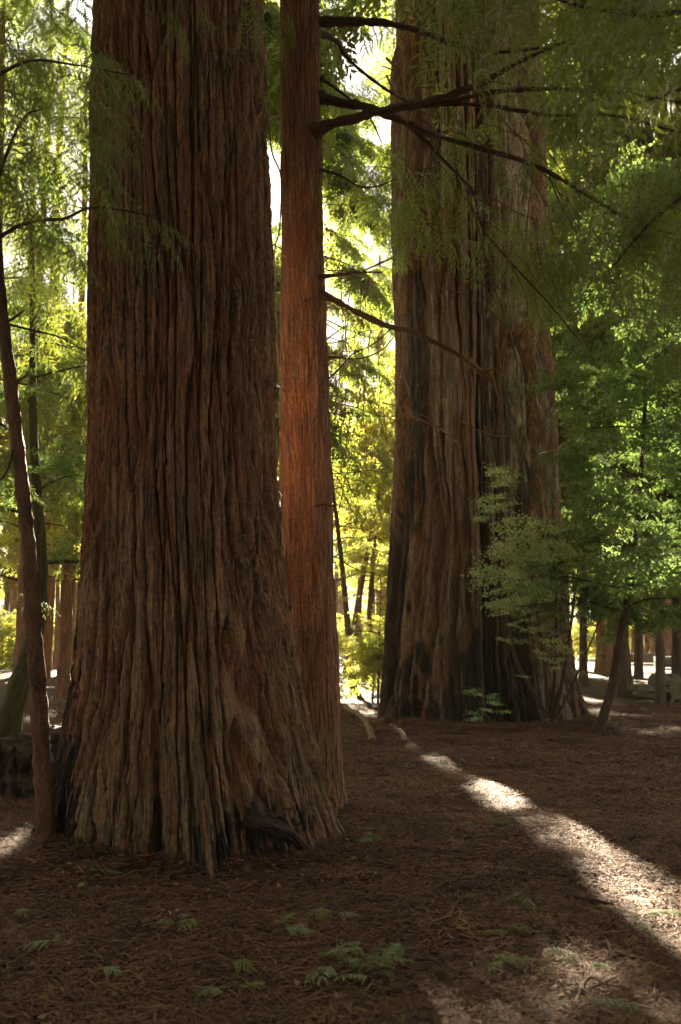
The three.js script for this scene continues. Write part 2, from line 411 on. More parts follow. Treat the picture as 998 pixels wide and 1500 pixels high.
// ---------------------------------------------------------------- large redwood (near)
const DA = 8.0;
const rowsA = [[-40, 136, 389], [0, 135, 390], [200, 132, 397], [400, 129, 404], [600, 124, 409], [700, 121, 414], [800, 118, 421], [900, 114, 430], [1000, 108, 441], [1080, 100, 452], [1150, 92, 468], [1200, 84, 482], [1235, 74, 496]];
const profA = profile(rowsA, DA, 0.85, 34, 0.35);
{
  const t = thing('redwood_tree', 'massive redwood trunk with braided furrowed bark and a charred flaring base', 'tree');
  const P = TAU * 0.85, big = barkField(P, 0.1, 2.4, 1), small = barkField(P, 0.036, 0.9, 2), fine = barkField(P, 0.016, 0.4, 3);
  // raised strands that cross the bark low on the trunk: [theta deg, y] polylines, width, height
  const ropes = [
    [[[62, 3.6], [56, 2.9], [44, 2.2], [33, 1.5], [22, 0.9], [15, 0.45], [12, 0.05]], 0.06, 0.055],
    [[[70, 2.7], [60, 2.1], [50, 1.6], [41, 1.1], [35, 0.75], [33, 0.45]], 0.05, 0.05],
    [[[74, 2.1], [66, 1.5], [58, 1.05], [50, 0.7], [46, 0.5]], 0.045, 0.05],
    [[[40, 5.6], [34, 4.8], [30, 4.0], [33, 3.2], [28, 2.6]], 0.05, 0.03],
    [[[8, 4.6], [12, 3.9], [20, 3.2], [27, 2.6], [24, 1.9]], 0.05, 0.028],
    [[[-12, 2.8], [-10, 2.0], [-14, 1.3], [-12, 0.7], [-14, 0.0]], 0.08, 0.03],
    [[[-28, 1.2], [-30, 0.7], [-34, 0.35], [-40, 0.0]], 0.07, 0.05],
  ].map(([pl, w, h]) => ({ pl, w, h }));
  const lobes = [[-13, 8, 0.20, 0.42], [13, 9, 0.24, 0.5], [48, 10, 0.14, 0.4], [84, 13, 0.16, 0.5], [-42, 9, 0.15, 0.45], [-75, 14, 0.22, 0.6], [-120, 14, 0.2, 0.5], [125, 14, 0.22, 0.5], [170, 14, 0.2, 0.5]];
  const relief = (th, y, p) => {
    const deg = th / R2D, cx = Math.cos(th), sx = Math.sin(th), bounceRelief = 1 - 0.6 * sstep(95, 120, Math.abs(deg));  // back relief flattened to bounce more sun onto the slender trunk
    // strands lean outwards low down on the sunward flank
    const lean = 0.12 * Math.max(0, 2.5 - y) * Math.exp(-(((deg - 50) / 20) ** 2)) - 0.12 * Math.max(0, 1.3 - y) * Math.exp(-(((deg + 55) / 28) ** 2));
    const wob = 0.03 * n3(cx * 1.2, y * 0.35, sx * 1.2) + 0.045 * n3(cx * 3.2 + 7, y * 0.12, sx * 3.2) + 0.014 * n3(cx * 3 + 5, y * 0.8, sx * 3) + 0.006 * n3(cx * 9, y * 3, sx * 9);
    const s = th * 0.85 + wob - lean;
    const [e1, id1] = big(s, y), [e2, id2] = small(s + 0.01 * n3(cx * 6, y * 3, sx * 6), y + 3), [e3, id3] = fine(s, y + 1);
    const k1 = sstep(0.0, 0.2, e1), k2 = sstep(0, 0.22, e2), k3 = sstep(0, 0.4, e3);
    let dr = -0.02 + bounceRelief * (0.062 * k1 + (id1 - 0.5) * 0.042 + k1 * (0.020 * k2 + (id2 - 0.5) * 0.020) + 0.006 * k3 + (id3 - 0.5) * 0.007 + 0.005 * n3(cx * 17, y * 7, sx * 17)) - 0.10;
    dr += 0.06 * sstep(1.6, 0.3, y);
    dr -= 0.006 * k1 * sstep(0.55, 0.7, n3(cx * 13 + id1 * 30, y * 7, sx * 13)) + 0.003 * k1 * sstep(0.35, 0.5, n3(cx * 34 + id2 * 9, y * 16, sx * 34));
    dr += 0.03 * n3(cx * 1.1 + 3, y * 0.25, sx * 1.1) + 0.006 * n3(cx * 11, y * 2.5, sx * 11) + 0.002 * n3(cx * 40, y * 14, sx * 40);
    if (y < 2.6) dr += 0.007 * sstep(2.6, 0.6, y) * n3(cx * 9 + 9, y * 4, sx * 9) + 0.006 * sstep(1.4, 0.2, y) * n3(cx * 22, y * 16, sx * 22);
    let rp = 0;
    for (const o of ropes) {
      const pl = o.pl; if (y > pl[0][1] + 0.1 || y < pl[pl.length - 1][1] - 0.1) continue;
      let i = 0; while (i < pl.length - 2 && pl[i + 1][1] > y) i++;
      const q = clamp((pl[i][1] - y) / (pl[i][1] - pl[i + 1][1]), 0, 1), c = lerp(pl[i][0], pl[i + 1][0], q) * R2D;
      const dx = ((th - c) * p.r + wob * 0.5) / o.w, end = sstep(-0.1, 0.35, pl[0][1] - y);
      if (Math.abs(dx) < 1) rp = Math.max(rp, o.h * Math.pow(1 - dx * dx, 0.6) * end);
    }
    dr += rp;
    for (const [c, w, a, h] of lobes) { let q = deg - c; if (q > 180) q -= 360; if (q < -180) q += 360; dr += a * Math.exp(-(q * q) / (w * w)) * Math.exp(-Math.max(0, y + 0.05) / h); }
    dr -= 0.07 * Math.exp(-Math.max(0, y) / 0.4);
    // colour: plates differ, furrows redder; char at the foot has its own ragged outline
    const pt = n3(cx * 2.2, y * 0.6, sx * 2.2);
    let c = mixc(RED, GREYB, clamp(0.45 + 0.5 * (id1 - 0.5) + 0.35 * pt + 0.3 * (id2 - 0.5), 0, 1));
    c = mixc(c, OLIVE, clamp(sstep(3.4, 0.5, y) * (0.55 + 0.7 * n3(cx * 3, y * 1.1 + 9, sx * 3)) * 0.8, 0, 0.85));
    c = mixc(RUST, c, 0.4 + 0.6 * k1);
    const v = 0.86 + 0.28 * id2; c = [c[0] * v, c[1] * v, c[2] * v];
    const burn = 0.75 - y * 0.9 + Math.max(0, -deg - 28) * 0.034 - Math.max(0, deg + 8) * 0.006 + 0.3 * n3(cx * 3, y * 0.5, sx * 3) + 0.35 * n3(cx * 13, y * 0.9, sx * 13) + 0.12 * n3(cx * 40, y * 5, sx * 40) - 0.56;
    const hollowShade = 0.34 - Math.abs(y - 0.3) * 1.5 - Math.abs(deg - 36) * 0.012 + 0.25 * n3(cx * 14, y * 1.6, sx * 14) + 0.12 * n3(cx * 40, y * 8, sx * 40);  // shade of the hollow by the root, painted in black
    c = mixc(c, CHAR_AND_SHADE, Math.max(sstep(0.0, 0.12, burn), sstep(0, 0.15, hollowShade)) * 0.93);
    return [dr, c];
  };
  const th = (q) => { const a = q * 2 - 1; return Math.PI * (a * 0.72 + 0.28 * a * a * a); };
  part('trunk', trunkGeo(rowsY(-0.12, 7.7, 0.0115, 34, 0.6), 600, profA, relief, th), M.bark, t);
  // loose fibres and slivers that stand off the bark
  {
    const r = rng(73), s = new Soup();
    for (let i = 0; i < 900; i++) {
      const deg = (r() - 0.5) * 200, y = 0.15 + 7 * r(), L = 0.06 + 0.26 * r() * r(), w = 0.002 + 0.004 * r(), p = profA(y), th = deg * R2D, [d0] = relief(th, y, p), [d1] = relief(th, y + L, profA(y + L)), sl = (r() - 0.5) * 0.12;
      const P3 = (q, yy, off, dd) => { const pp = profA(yy), rr = pp.r + dd + off; return V(pp.x + Math.sin(q) * rr, yy, pp.z + Math.cos(q) * rr); };
      const up = r() < 0.5, a = P3(th, y, up ? 0.002 : 0.012 + 0.02 * r(), d0), e = P3(th + sl * L, y + L, up ? 0.01 + 0.02 * r() : 0.002, d1), m = P3(th + sl * L * 0.5, y + L / 2, 0.012, Math.max(d0, d1)), x = V(Math.cos(th) * w, 0, -Math.sin(th) * w);
      const a1 = a.clone().add(x), a0 = a.clone().sub(x), m1 = m.clone().add(x), m0 = m.clone().sub(x);
      s.tri(a0, a1, m0); s.tri(a1, m1, m0); s.tri(m0, m1, e);
    }
    part('bark_fibres', s.geo(), new THREE.MeshStandardMaterial({ color: lin(0.19, 0.12, 0.08), roughness: 0.95, side: THREE.DoubleSide }), t, 'stuff');
  }
  // charred root that lies against the foot
  const rA = (px, py, d) => at(px, py, d);
  part('root', limb([rA(340, 1190, 7.35), rA(365, 1200, 7.1), rA(395, 1208, 7.05), rA(425, 1222, 7.08), rA(442, 1242, 7.2)], (q) => 0.05 - 0.02 * q, 0, 18, 70, 0.75, 3), new THREE.MeshStandardMaterial({ color: lin(0.11, 0.085, 0.07), map: fibreCol, bumpMap: fibreBump, bumpScale: 0.02, roughness: 0.9 }), t);
  const r = rng(71), list = [], lg = [];
  for (let i = 0; i < 26; i++) {
    const h = 12 + 20 * i / 26 + r(), az = i * 2.4, L = lerp(4.2, 1.5, (h - 12) / 22), p = profA(h), o = V(p.x, h, p.z), dir = V(Math.cos(az), -0.12, -Math.sin(az));
    lg.push(limb([o, o.clone().addScaledVector(dir, L * 0.5), o.clone().addScaledVector(dir, L).add(V(0, -0.3, 0))], 0.06, 0.012, 5));
    for (let k = 0; k < 9; k++) { const b = { p: o.clone().addScaledVector(dir, L * (0.25 + 0.75 * r())), az: az + (r() - 0.5) * 1.8, pitch: -0.2 - 0.4 * r(), s: 1.5 + r() }; if (clear(b, null, r)) list.push(b); }
  }
  part('limbs', mergeGeometries(lg), M.limb, t, 'stuff');
  crown(t, list, FARB, M.needleDark, 72);
}
console.log('A');

// ---------------------------------------------------------------- slender redwood behind it, with boughs
const DB = 9.5;
const rowsB = [[-40, 411, 467], [0, 411, 467], [200, 412, 471], [400, 412, 476], [600, 410, 483], [740, 411, 488], [800, 412, 488], [950, 414, 494], [1080, 412, 499], [1150, 408, 504], [1190, 402, 511]];
const profB = profile(rowsB, DB, 0.24, 24, 0.05);
const treeB = thing('redwood_tree', 'slender redwood standing close behind the massive trunk, flushed orange by bounced sunlight', 'tree');
{
  const P = TAU * 0.24, big = barkField(P, 0.05, 0.55, 5), small = barkField(P, 0.02, 0.3, 6);
  const relief = (th, y, p) => {
    const cx = Math.cos(th), sx = Math.sin(th);
    const wob = 0.02 * n3(cx * 0.7 + 4, y * 0.8, sx * 0.7) + 0.008 * n3(cx * 2, y * 2.5, sx * 2);
    const s = th * 0.24 + wob, [e1, id1] = big(s, y), [e2, id2] = small(s, y);
    const k1 = sstep(0, 0.45, e1), k2 = sstep(0, 0.4, e2);
    let dr = 0.013 * k1 + (id1 - 0.5) * 0.010 + 0.004 * k2 + (id2 - 0.5) * 0.004 - 0.014 + 0.012 * n3(cx + 8, y * 0.7, sx) + 0.0015 * n3(cx * 12, y * 14, sx * 12);
    for (const [a, h, w, k] of [[-30, 4.3, 0.05, 0.014], [25, 5.6, 0.06, 0.016], [-10, 2.4, 0.06, 0.015], [40, 1.6, 0.08, 0.02], [10, 6.9, 0.06, 0.016]]) { const q = ((th - a * R2D) * 0.24) ** 2 + (y - h) ** 2; dr += k * Math.exp(-q / (w * w)) - 0.8 * k * Math.exp(-q / (w * w * 0.12)); }
    dr += 0.016 * Math.exp(-(((y - 3.05) / 0.09) ** 2)) * (0.6 + 0.4 * n3(cx * 3, y * 4, sx * 3));
    dr += 0.05 * Math.exp(-Math.max(0, y) / 0.25) * Math.max(0, Math.sin(th * 3 + 1.2));
    const pt = n3(cx * 1.5 + 2, y * 0.8, sx * 1.5);
    let c = mixc(mixc(RED, RUST, 0.15), GREYB, clamp(0.35 + 0.5 * (id1 - 0.5) + 0.4 * pt, 0, 1));
    c = mixc(RUST, c, 0.45 + 0.55 * k1);
    c = mixc(c, OLIVE, clamp(sstep(1.8, 0.2, y) * (0.4 + 0.6 * n3(cx * 2, y * 2, sx * 2)), 0, 0.7));
    return [dr, c];
  };
  part('trunk', trunkGeo(rowsY(-0.1, 8.8, 0.017, 24, 0.5), 230, profB, relief), M.bark, treeB);
  const LB = (pts, r0, r1, mat = M.limb, radial = 8, name = 'branch') => part(name, limb(pts.map(([x, y, d]) => at(x, y, d)), (q) => lerp(r0, r1, q) * (1 + 0.7 * Math.exp(-q * 16) + 0.22 * n2(q * pts.length * 2.2, pts[0][1]) + 0.12 * n2(q * pts.length * 7, pts[0][1] + 5)), 0, radial, pts.length * 10, 0.35, pts[0][1]), mat, treeB);
  LB([[462, 190, 9.4], [500, 178, 9.2], [560, 163, 9.0], [620, 150, 8.8], [690, 128, 8.5], [760, 92, 8.2], [830, 60, 8]], 0.055, 0.012);
  LB([[600, 154, 8.9], [660, 148, 8.8], [730, 134, 8.7], [820, 130, 8.6], [920, 138, 8.5], [998, 150, 8.4]], 0.028, 0.012);
  LB([[600, 154, 8.9], [660, 152, 8.9], [720, 155, 8.9], [800, 168, 8.9], [900, 170, 8.9], [1000, 195, 8.8]], 0.026, 0.012);
  LB([[462, 140, 9.5], [490, 148, 9.5], [540, 158, 9.5], [590, 178, 9.5], [630, 196, 9.4], [700, 216, 9.3], [790, 245, 9.2], [850, 280, 9.1], [920, 320, 9], [990, 345, 9]], 0.045, 0.012);
  LB([[600, 182, 9.5], [630, 214, 9.5], [665, 250, 9.4], [695, 285, 9.4], [705, 330, 9.4], [740, 375, 9.4], [800, 440, 9.3], [850, 500, 9.3]], 0.022, 0.006);
  LB([[462, 32, 9.5], [520, 32, 9.4], [570, 34, 9.3], [620, 48, 9.2], [670, 66, 9.1], [720, 76, 9], [800, 70, 8.8]], 0.045, 0.014);
  LB([[462, 45, 9.6], [495, 62, 9.9], [505, 80, 10], [540, 112, 10.1], [580, 140, 10.2], [600, 150, 10.2]], 0.03, 0.007);
  LB([[470, 428, 9.4], [510, 450, 9.2], [560, 474, 9.0], [605, 488, 8.8], [650, 508, 8.7], [690, 533, 8.6]], 0.03, 0.02, new THREE.MeshStandardMaterial({ color: lin(0.15, 0.125, 0.06), map: fibreCol, bumpMap: fibreBump, bumpScale: 0.01, roughness: 1 }));
  // its broken, forked end, coloured light tan as if sunlit
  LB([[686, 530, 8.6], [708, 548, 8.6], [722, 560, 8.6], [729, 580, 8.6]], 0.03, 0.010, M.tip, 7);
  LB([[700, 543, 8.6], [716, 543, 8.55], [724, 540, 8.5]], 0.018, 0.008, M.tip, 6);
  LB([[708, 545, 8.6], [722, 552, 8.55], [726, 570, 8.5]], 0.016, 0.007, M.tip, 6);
  LB([[470, 406, 9.4], [500, 402, 9.2], [530, 399, 9.1], [560, 399, 9.0]], 0.02, 0.008);
  LB([[462, 740, 9.3], [476, 739, 9.1], [489, 741, 9.0]], 0.016, 0.010, M.limb, 7);
  LB([[424, 552, 9.25], [432, 552, 9.15], [439, 553, 9.12]], 0.013, 0.008, M.pale, 6, 'branch_stub');
  LB([[448, 440, 9.25], [455, 437, 9.15], [462, 434, 9.1]], 0.013, 0.008, M.limb, 6, 'branch_stub');
  LB([[468, 248, 9.4], [500, 258, 9.4], [530, 274, 9.4], [555, 272, 9.4], [580, 262, 9.4]], 0.014, 0.005);
  LB([[474, 560, 9.5], [492, 545, 9.6], [515, 520, 9.7], [545, 505, 9.8], [575, 480, 9.9]], 0.012, 0.005);
  LB([[474, 522, 9.5], [500, 524, 9.7], [530, 525, 9.8], [560, 512, 9.9], [578, 492, 10]], 0.013, 0.006);
  LB([[470, 115, 9.5], [490, 128, 9.6], [540, 170, 9.7], [560, 210, 9.8]], 0.02, 0.005);
  // dead twigs hanging in the gap beside the trunk, and pale ones in front of the broad trunk
  const r = rng(83), tw = [];
  const twig = (x, y, d, dx, dy, r0, n = 5) => { const pts = []; let vx = dx / n, vy = dy / n; for (let i = 0; i <= n; i++) { pts.push(at(x, y, d)); x += vx * (0.7 + 0.6 * r()) + (r() - 0.5) * 6; y += vy * (0.7 + 0.6 * r()) + (r() - 0.5) * 6; d += (r() - 0.5) * 0.15; } tw.push(limb(pts, r0, r0 * 0.35, 4, n * 3)); };
  for (let i = 0; i < 46; i++) twig(476 + r() * 90, 380 + r() * 330, 9.2 + r() * 2.4, (r() - 0.35) * 120, 30 + r() * 130, 0.004 + 0.004 * r(), 7);
  for (let i = 0; i < 26; i++) twig(476, 300 + r() * 520, 9.4 + r(), 40 + r() * 70, (r() - 0.4) * 60, 0.0045 + 0.004 * r(), 7);
  for (let i = 0; i < 130; i++) twig(600 + r() * 400, 110 + r() * 320, 8.4 + r() * 1.4, (r() - 0.3) * 150, 20 + r() * 150, 0.004 + 0.007 * r() * r(), 7);
  part('twigs', mergeGeometries(tw), M.twig, treeB, 'stuff');
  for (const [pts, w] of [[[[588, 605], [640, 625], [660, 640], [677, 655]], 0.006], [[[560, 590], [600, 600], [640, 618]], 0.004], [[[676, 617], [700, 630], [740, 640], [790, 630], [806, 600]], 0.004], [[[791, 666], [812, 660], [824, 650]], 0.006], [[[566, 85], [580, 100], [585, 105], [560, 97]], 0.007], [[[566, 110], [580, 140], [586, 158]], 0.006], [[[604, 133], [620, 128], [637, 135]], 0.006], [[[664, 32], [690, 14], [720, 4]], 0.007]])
    part('dead_twig', limb(pts.map(([x, y]) => at(x, y, 8.9 + r() * 0.6)), w * 1.8, w * 0.8, 5, 16), M.pale, treeB);  // pale colour stands in for sun catching their rims
  // living foliage on the boughs
  const list = [];
  const zone = (n, x0, x1, y0, y1, d0, d1, s0, s1, p0 = -0.9, p1 = -0.2) => { let c = null; for (let i = 0; i < n; i++) { if (i % 4 === 0) c = at(lerp(x0, x1, r()), lerp(y0, y1, r()), lerp(d0, d1, r())); const p = c.clone().add(V((r() - 0.5) * 0.45, (r() - 0.5) * 0.25, (r() - 0.5) * 0.45)); list.push({ p, az: (r() - 0.5) * 2.4 + (r() < 0.3 ? Math.PI : 0), pitch: lerp(p0, p1, r()), s: lerp(s0, s1, r()) }); } };
  zone(9, 600, 700, 165, 300, 8.6, 10.5, 0.45, 0.8);
  zone(9, 600, 690, 280, 350, 9.5, 11, 0.5, 0.8, -1.0, -0.4);
  zone(16, 650, 790, 265, 380, 9.2, 11, 0.45, 0.75, -1.3, -0.6);
  zone(24, 740, 990, 150, 380, 8.6, 11, 0.5, 0.95, -1.1, -0.3);
  zone(18, 600, 900, -10, 100, 8, 10, 0.5, 0.9);
  zone(10, 380, 405, -40, 60, 9, 9.6, 0.3, 0.5, -1.4, -0.9);
  zone(14, 490, 600, 225, 310, 11, 13, 0.5, 0.8, -0.5, 0.1);
  for (let i = 0; i < 150; i++) { const h = 8.5 + 14 * r(), az = r() * TAU, L = lerp(2.6, 0.6, (h - 8.5) / 14) * (0.3 + 0.7 * r()), p = profB(h); const b = { p: V(p.x + Math.cos(az) * L, h, p.z - Math.sin(az) * L), az, pitch: -0.2 - 0.4 * r(), s: 1 + 0.8 * r() }; if (clear(b, null, r)) list.push(b); }
  crown(treeB, list, BOUGH, M.needle, 84);
}
console.log('B');

// ---------------------------------------------------------------- broad fused redwood
const DC = 18.8;
const rowsC = [[-40, 570, 796], [0, 571, 797], [200, 573, 803], [400, 574, 809], [550, 577, 815], [700, 579, 824], [800, 577, 831], [880, 571, 840], [950, 563, 850], [1000, 557, 860], [1050, 552, 872], [1075, 548, 882]];
const profC = profile(rowsC, DC, 1.6, 46, 0.5);
{
  const t = thing('redwood_tree', 'broad fused pair of redwood trunks with grey lichen streaks and fire-blackened foot', 'tree');
  const P = TAU * 1.6, big = barkField(P, 0.36, 5.5, 11), mid = barkField(P, 0.14, 2.6, 12), small = barkField(P, 0.05, 0.7, 13);
  const relief = (th, y, p) => {
    const cx = Math.cos(th), sx = Math.sin(th), deg = th / R2D, R = p.r;
    // two stems grown together: lobes of the outline
    const ray = (ox, oz, q) => { const b = sx * ox + cx * oz, c = ox * ox + oz * oz - q * q, D = b * b - c; return D < 0 ? 0 : b + Math.sqrt(D); };
    const r1 = ray(-0.37 * R, 0.06 * R, 0.63 * R), r2 = ray(0.42 * R, -0.22 * R, 0.58 * R), r3 = ray(0.0, -0.2 * R, 0.62 * R);
    let base = Math.max(r1, r2, r3, 0.5 * R); 
    const wob = 0.10 * n3(cx * 1.4 + 1, y * 0.16, sx * 1.4) + 0.03 * n3(cx * 4, y * 0.9, sx * 4) + 0.012 * n3(cx * 14, y * 3, sx * 14);
    const s = th * 1.6 + wob, [e1, id1] = big(s, y), [e2, id2] = mid(s, y + 2), [e3, id3] = small(s, y);
    const k1 = sstep(0, 0.3, e1), k2 = sstep(0, 0.34, e2), k3 = sstep(0, 0.4, e3);
    let dr = 0.17 * k1 + (id1 - 0.5) * 0.16 + 0.055 * k2 + (id2 - 0.5) * 0.055 + 0.010 * k3 + (id3 - 0.5) * 0.012 - 0.26 + 0.06 * n3(cx * 1.5 + 3, y * 0.2, sx * 1.5) + 0.006 * n3(cx * 26, y * 5, sx * 26);
    dr += 0.3 * Math.exp(-Math.max(0, y) / 0.7) * (0.4 * Math.sin(th * 5 + 0.8) + 0.3 * Math.sin(th * 9 + 2)) + 0.02 * sstep(2.5, 0.3, y) * n3(cx * 12, y * 6, sx * 12);
    const pt = n3(cx * 2.5, y * 0.35, sx * 2.5);
    let c = mixc(RED, GREYB, clamp(0.4 + 0.6 * (id2 - 0.5) + 0.5 * pt, 0, 1));
    c = mixc(c, OLIVE, clamp(0.25 + 0.5 * (id1 - 0.5) + 0.5 * n3(cx * 5 + 5, y * 0.3, sx * 5) - 0.3 * sstep(0, 40, deg), 0, 0.7));
    c = mixc(RUST, c, 0.15 + 0.85 * k1);
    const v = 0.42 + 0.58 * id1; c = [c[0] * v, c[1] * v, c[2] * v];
    // grey lichen runs down some plates of the second stem
    const streak = n3(cx * 7.5 + 20, y * 0.10, sx * 7.5) + 0.5 * n3(cx * 26 + 3, y * 0.5, sx * 26) + 0.30 * n3(cx * 60, y * 2, sx * 60);
    const li = sstep(0.18, 0.62, streak + 0.30 * sstep(5, 30, deg) - 0.25 * sstep(10, -10, deg) - 0.55 * sstep(3.2, 1.2, y) - 0.3 * sstep(60, 100, Math.abs(deg)));
    const burn = 0.62 - Math.abs(y - 0.3) * 0.22 - Math.abs(deg - 4) * 0.010 + 0.5 * n3(cx * 4 + 6, y * 0.5, sx * 4) + 0.3 * n3(cx * 15, y * 1.8, sx * 15) + 0.25 * sstep(1.2, 0.2, y);
    c = mixc(c, CHAR_AND_SHADE, sstep(0.05, 0.25, burn) * 0.9);
    c = mixc(c, CHAR_AND_SHADE, 0.8 * sstep(0.30, 0.18, id1 + 0.14 * n3(cx * 20, y * 1.2, sx * 20)) * sstep(8.5, 6, y + 2.5 * n3(cx * 9, 2, sx * 9)));  // dark of deep furrows painted onto the recessed plates
    let ln = 0;
    for (const [c0, w, y0] of [[12, 5.0, 2.2], [24, 2.6, 5.0], [34, 2.4, 5.4], [50, 4.6, 3.2], [60, 3.0, 4.2]]) { const q = Math.abs(deg - c0 - 3 * n3(c0, y * 0.25, 1) ) / w; ln = Math.max(ln, (1.15 - q) + 0.8 * n3(cx * 30 + c0, y * 0.7, sx * 30) + 0.4 * n3(cx * 90, y * 4, sx * 90) - 1.2 * sstep(y0 + 1.4, y0 - 0.4, y)); }
    c = mixc(c, LICH, Math.max(li * 0.5, sstep(0.2, 0.7, ln) * 0.9));
    const edge = -58 - deg; c = mixc(c, CHAR_AND_SHADE, 0.8 * sstep(0, 14, edge + 14 * n3(cx * 8, y * 1.5, sx * 8)) * sstep(4.4, 3.2, y));
    return [dr, c, base];
  };
  const th = (q) => { const a = q * 2 - 1; return Math.PI * (a * 0.75 + 0.25 * a * a * a); };
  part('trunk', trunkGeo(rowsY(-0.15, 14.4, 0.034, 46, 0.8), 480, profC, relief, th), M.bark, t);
  const r = rng(91), list = [], lg = [];
  for (let i = 0; i < 34; i++) {
    const h = 15 + 28 * i / 34 + r(), az = i * 2.4, L = lerp(6, 2, (h - 15) / 30), p = profC(h), o = V(p.x, h, p.z), dir = V(Math.cos(az), -0.12, -Math.sin(az));
    lg.push(limb([o, o.clone().addScaledVector(dir, L * 0.5), o.clone().addScaledVector(dir, L).add(V(0, -0.4, 0))], 0.09, 0.012, 5));
    for (let k = 0; k < 10; k++) { const b = { p: o.clone().addScaledVector(dir, L * (0.25 + 0.75 * r())), az: az + (r() - 0.5) * 1.8, pitch: -0.2 - 0.4 * r(), s: 1.8 + r() }; if (clear(b, null, r)) list.push(b); }
  }
  part('limbs', mergeGeometries(lg), M.limb, t, 'stuff');
  crown(t, list, FARB, M.needleDark, 92);
}
console.log('C');

// ---------------------------------------------------------------- slim leaning stem beside the massive trunk, with its foliage
{
  const t = thing('young_tree', 'slim bare brown stem leaning outward beside the massive redwood trunk', 'tree');
  const pts = [[68, 1245, 7.3], [66, 1180, 7.3], [60, 1080, 7.3], [52, 960, 7.3], [46, 860, 7.3], [40, 780, 7.3], [30, 690, 7.3], [20, 600, 7.3], [8, 500, 7.3], [-2, 400, 7.2], [-12, 260, 7.2], [-20, 100, 7.1], [-24, -150, 7.0], [-30, -700, 7]];
  part('trunk', limb(pts.map(([x, y, d]) => at(x, y, d)), (q) => 0.068 * (1 - 0.55 * q) * (1 + 0.07 * n2(q * 26, 3) + 0.05 * n2(q * 80, 9)) + 0.03 * Math.exp(-q * 40), 0, 16, 260, 0.16, 5), new THREE.MeshStandardMaterial({ color: lin(0.21, 0.13, 0.085), map: fibreCol, bumpMap: fibreBump, bumpScale: 0.005, roughness: 0.85 }), t);
  const L = (p, a, b) => part('branch', limb(p.map(([x, y, d]) => at(x, y, d)), a, b, 6, p.length * 6, 0.15, p[0][1]), M.limb, t);
  L([[-5, 350, 7.2], [30, 330, 7.1], [60, 323, 7.0], [95, 320, 6.8], [130, 305, 6.6], [180, 308, 6.4], [220, 316, 6.3], [262, 324, 6.2]], 0.018, 0.003);
  L([[-15, 300, 7.2], [20, 200, 7.0], [40, 168, 6.9], [62, 160, 6.8]], 0.014, 0.004);
  L([[-5, 470, 7.3], [40, 482, 7.4], [90, 495, 7.5], [125, 515, 7.6]], 0.012, 0.004);
  L([[-20, 120, 7], [40, 90, 6.7], [110, 95, 6.4], [190, 110, 6.2]], 0.016, 0.003);
  L([[-22, 0, 7], [80, -40, 6.6], [200, -30, 6.2], [290, 0, 6]], 0.018, 0.003);
  L([[24, 640, 7.3], [10, 690, 7.2], [-6, 710, 7.1]], 0.012, 0.006);
  for (const [x, y, dx, dy] of [[50, 900, 14, -10], [38, 742, 16, -8], [58, 1010, -12, -9], [24, 560, 18, -12], [14, 470, 22, -16]]) L([[x, y, 7.25], [x + dx * 0.6, y + dy * 0.6, 7.2], [x + dx, y + dy, 7.18]], 0.012, 0.006);
  const r = rng(101), list = [], sm = [];
  const zone = (l, n, x0, x1, y0, y1, d0, d1, s0, s1, p0 = -0.9, p1 = -0.2, back = 0.3) => { for (let i = 0; i < n; i++) { const p = at(lerp(x0, x1, r()), lerp(y0, y1, r()), lerp(d0, d1, r())); l.push({ p, az: (r() - 0.5) * 2.0 + (r() < back ? Math.PI : 0), pitch: lerp(p0, p1, r()), s: lerp(s0, s1, r()) }); } };
  zone(list, 34, -60, 105, -40, 330, 6.2, 9.5, 0.45, 0.8);
  zone(list, 12, 100, 150, 60, 240, 5.8, 6.6, 0.28, 0.45, -0.8, -0.2, 0);
  zone(list, 10, -40, 100, 330, 460, 7, 9, 0.35, 0.6);
  zone(list, 8, -40, 30, 480, 900, 7.5, 9, 0.3, 0.45);
  // sprays hanging in front of the bark
  for (const [x, y, d, az, pi, s] of [[150, 318, 6.6, 0.1, -0.75, 0.30], [185, 310, 6.4, 2.7, -0.9, 0.26], [215, 316, 6.3, 0.0, -0.35, 0.28], [238, 330, 6.25, 0.3, -1.0, 0.24], [140, 90, 6.3, 0.1, -0.6, 0.32], [160, 110, 6.2, -0.3, -0.9, 0.3], [245, 5, 6.1, 0.2, -0.9, 0.3], [262, 18, 6.1, 2.8, -0.9, 0.22], [285, 12, 6.0, 0.1, -0.7, 0.2], [372, -15, 6.2, 0.2, -1.3, 0.34], [358, 0, 6.2, 2.9, -1.2, 0.32], [384, 10, 6.3, 0.5, -1.4, 0.3], [150, 220, 6.4, 0.1, -0.9, 0.25], [135, 190, 6.4, 0, -1.0, 0.3], [150, 270, 6.5, 0.2, -0.8, 0.26]])
    sm.push({ p: at(x, y, d), az, pitch: pi, s });
  crown(t, list, BOUGH, M.needle, 102); crown(t, sm, [BOUGH[0], BOUGH[2]], M.needle, 103, 'foliage');
}

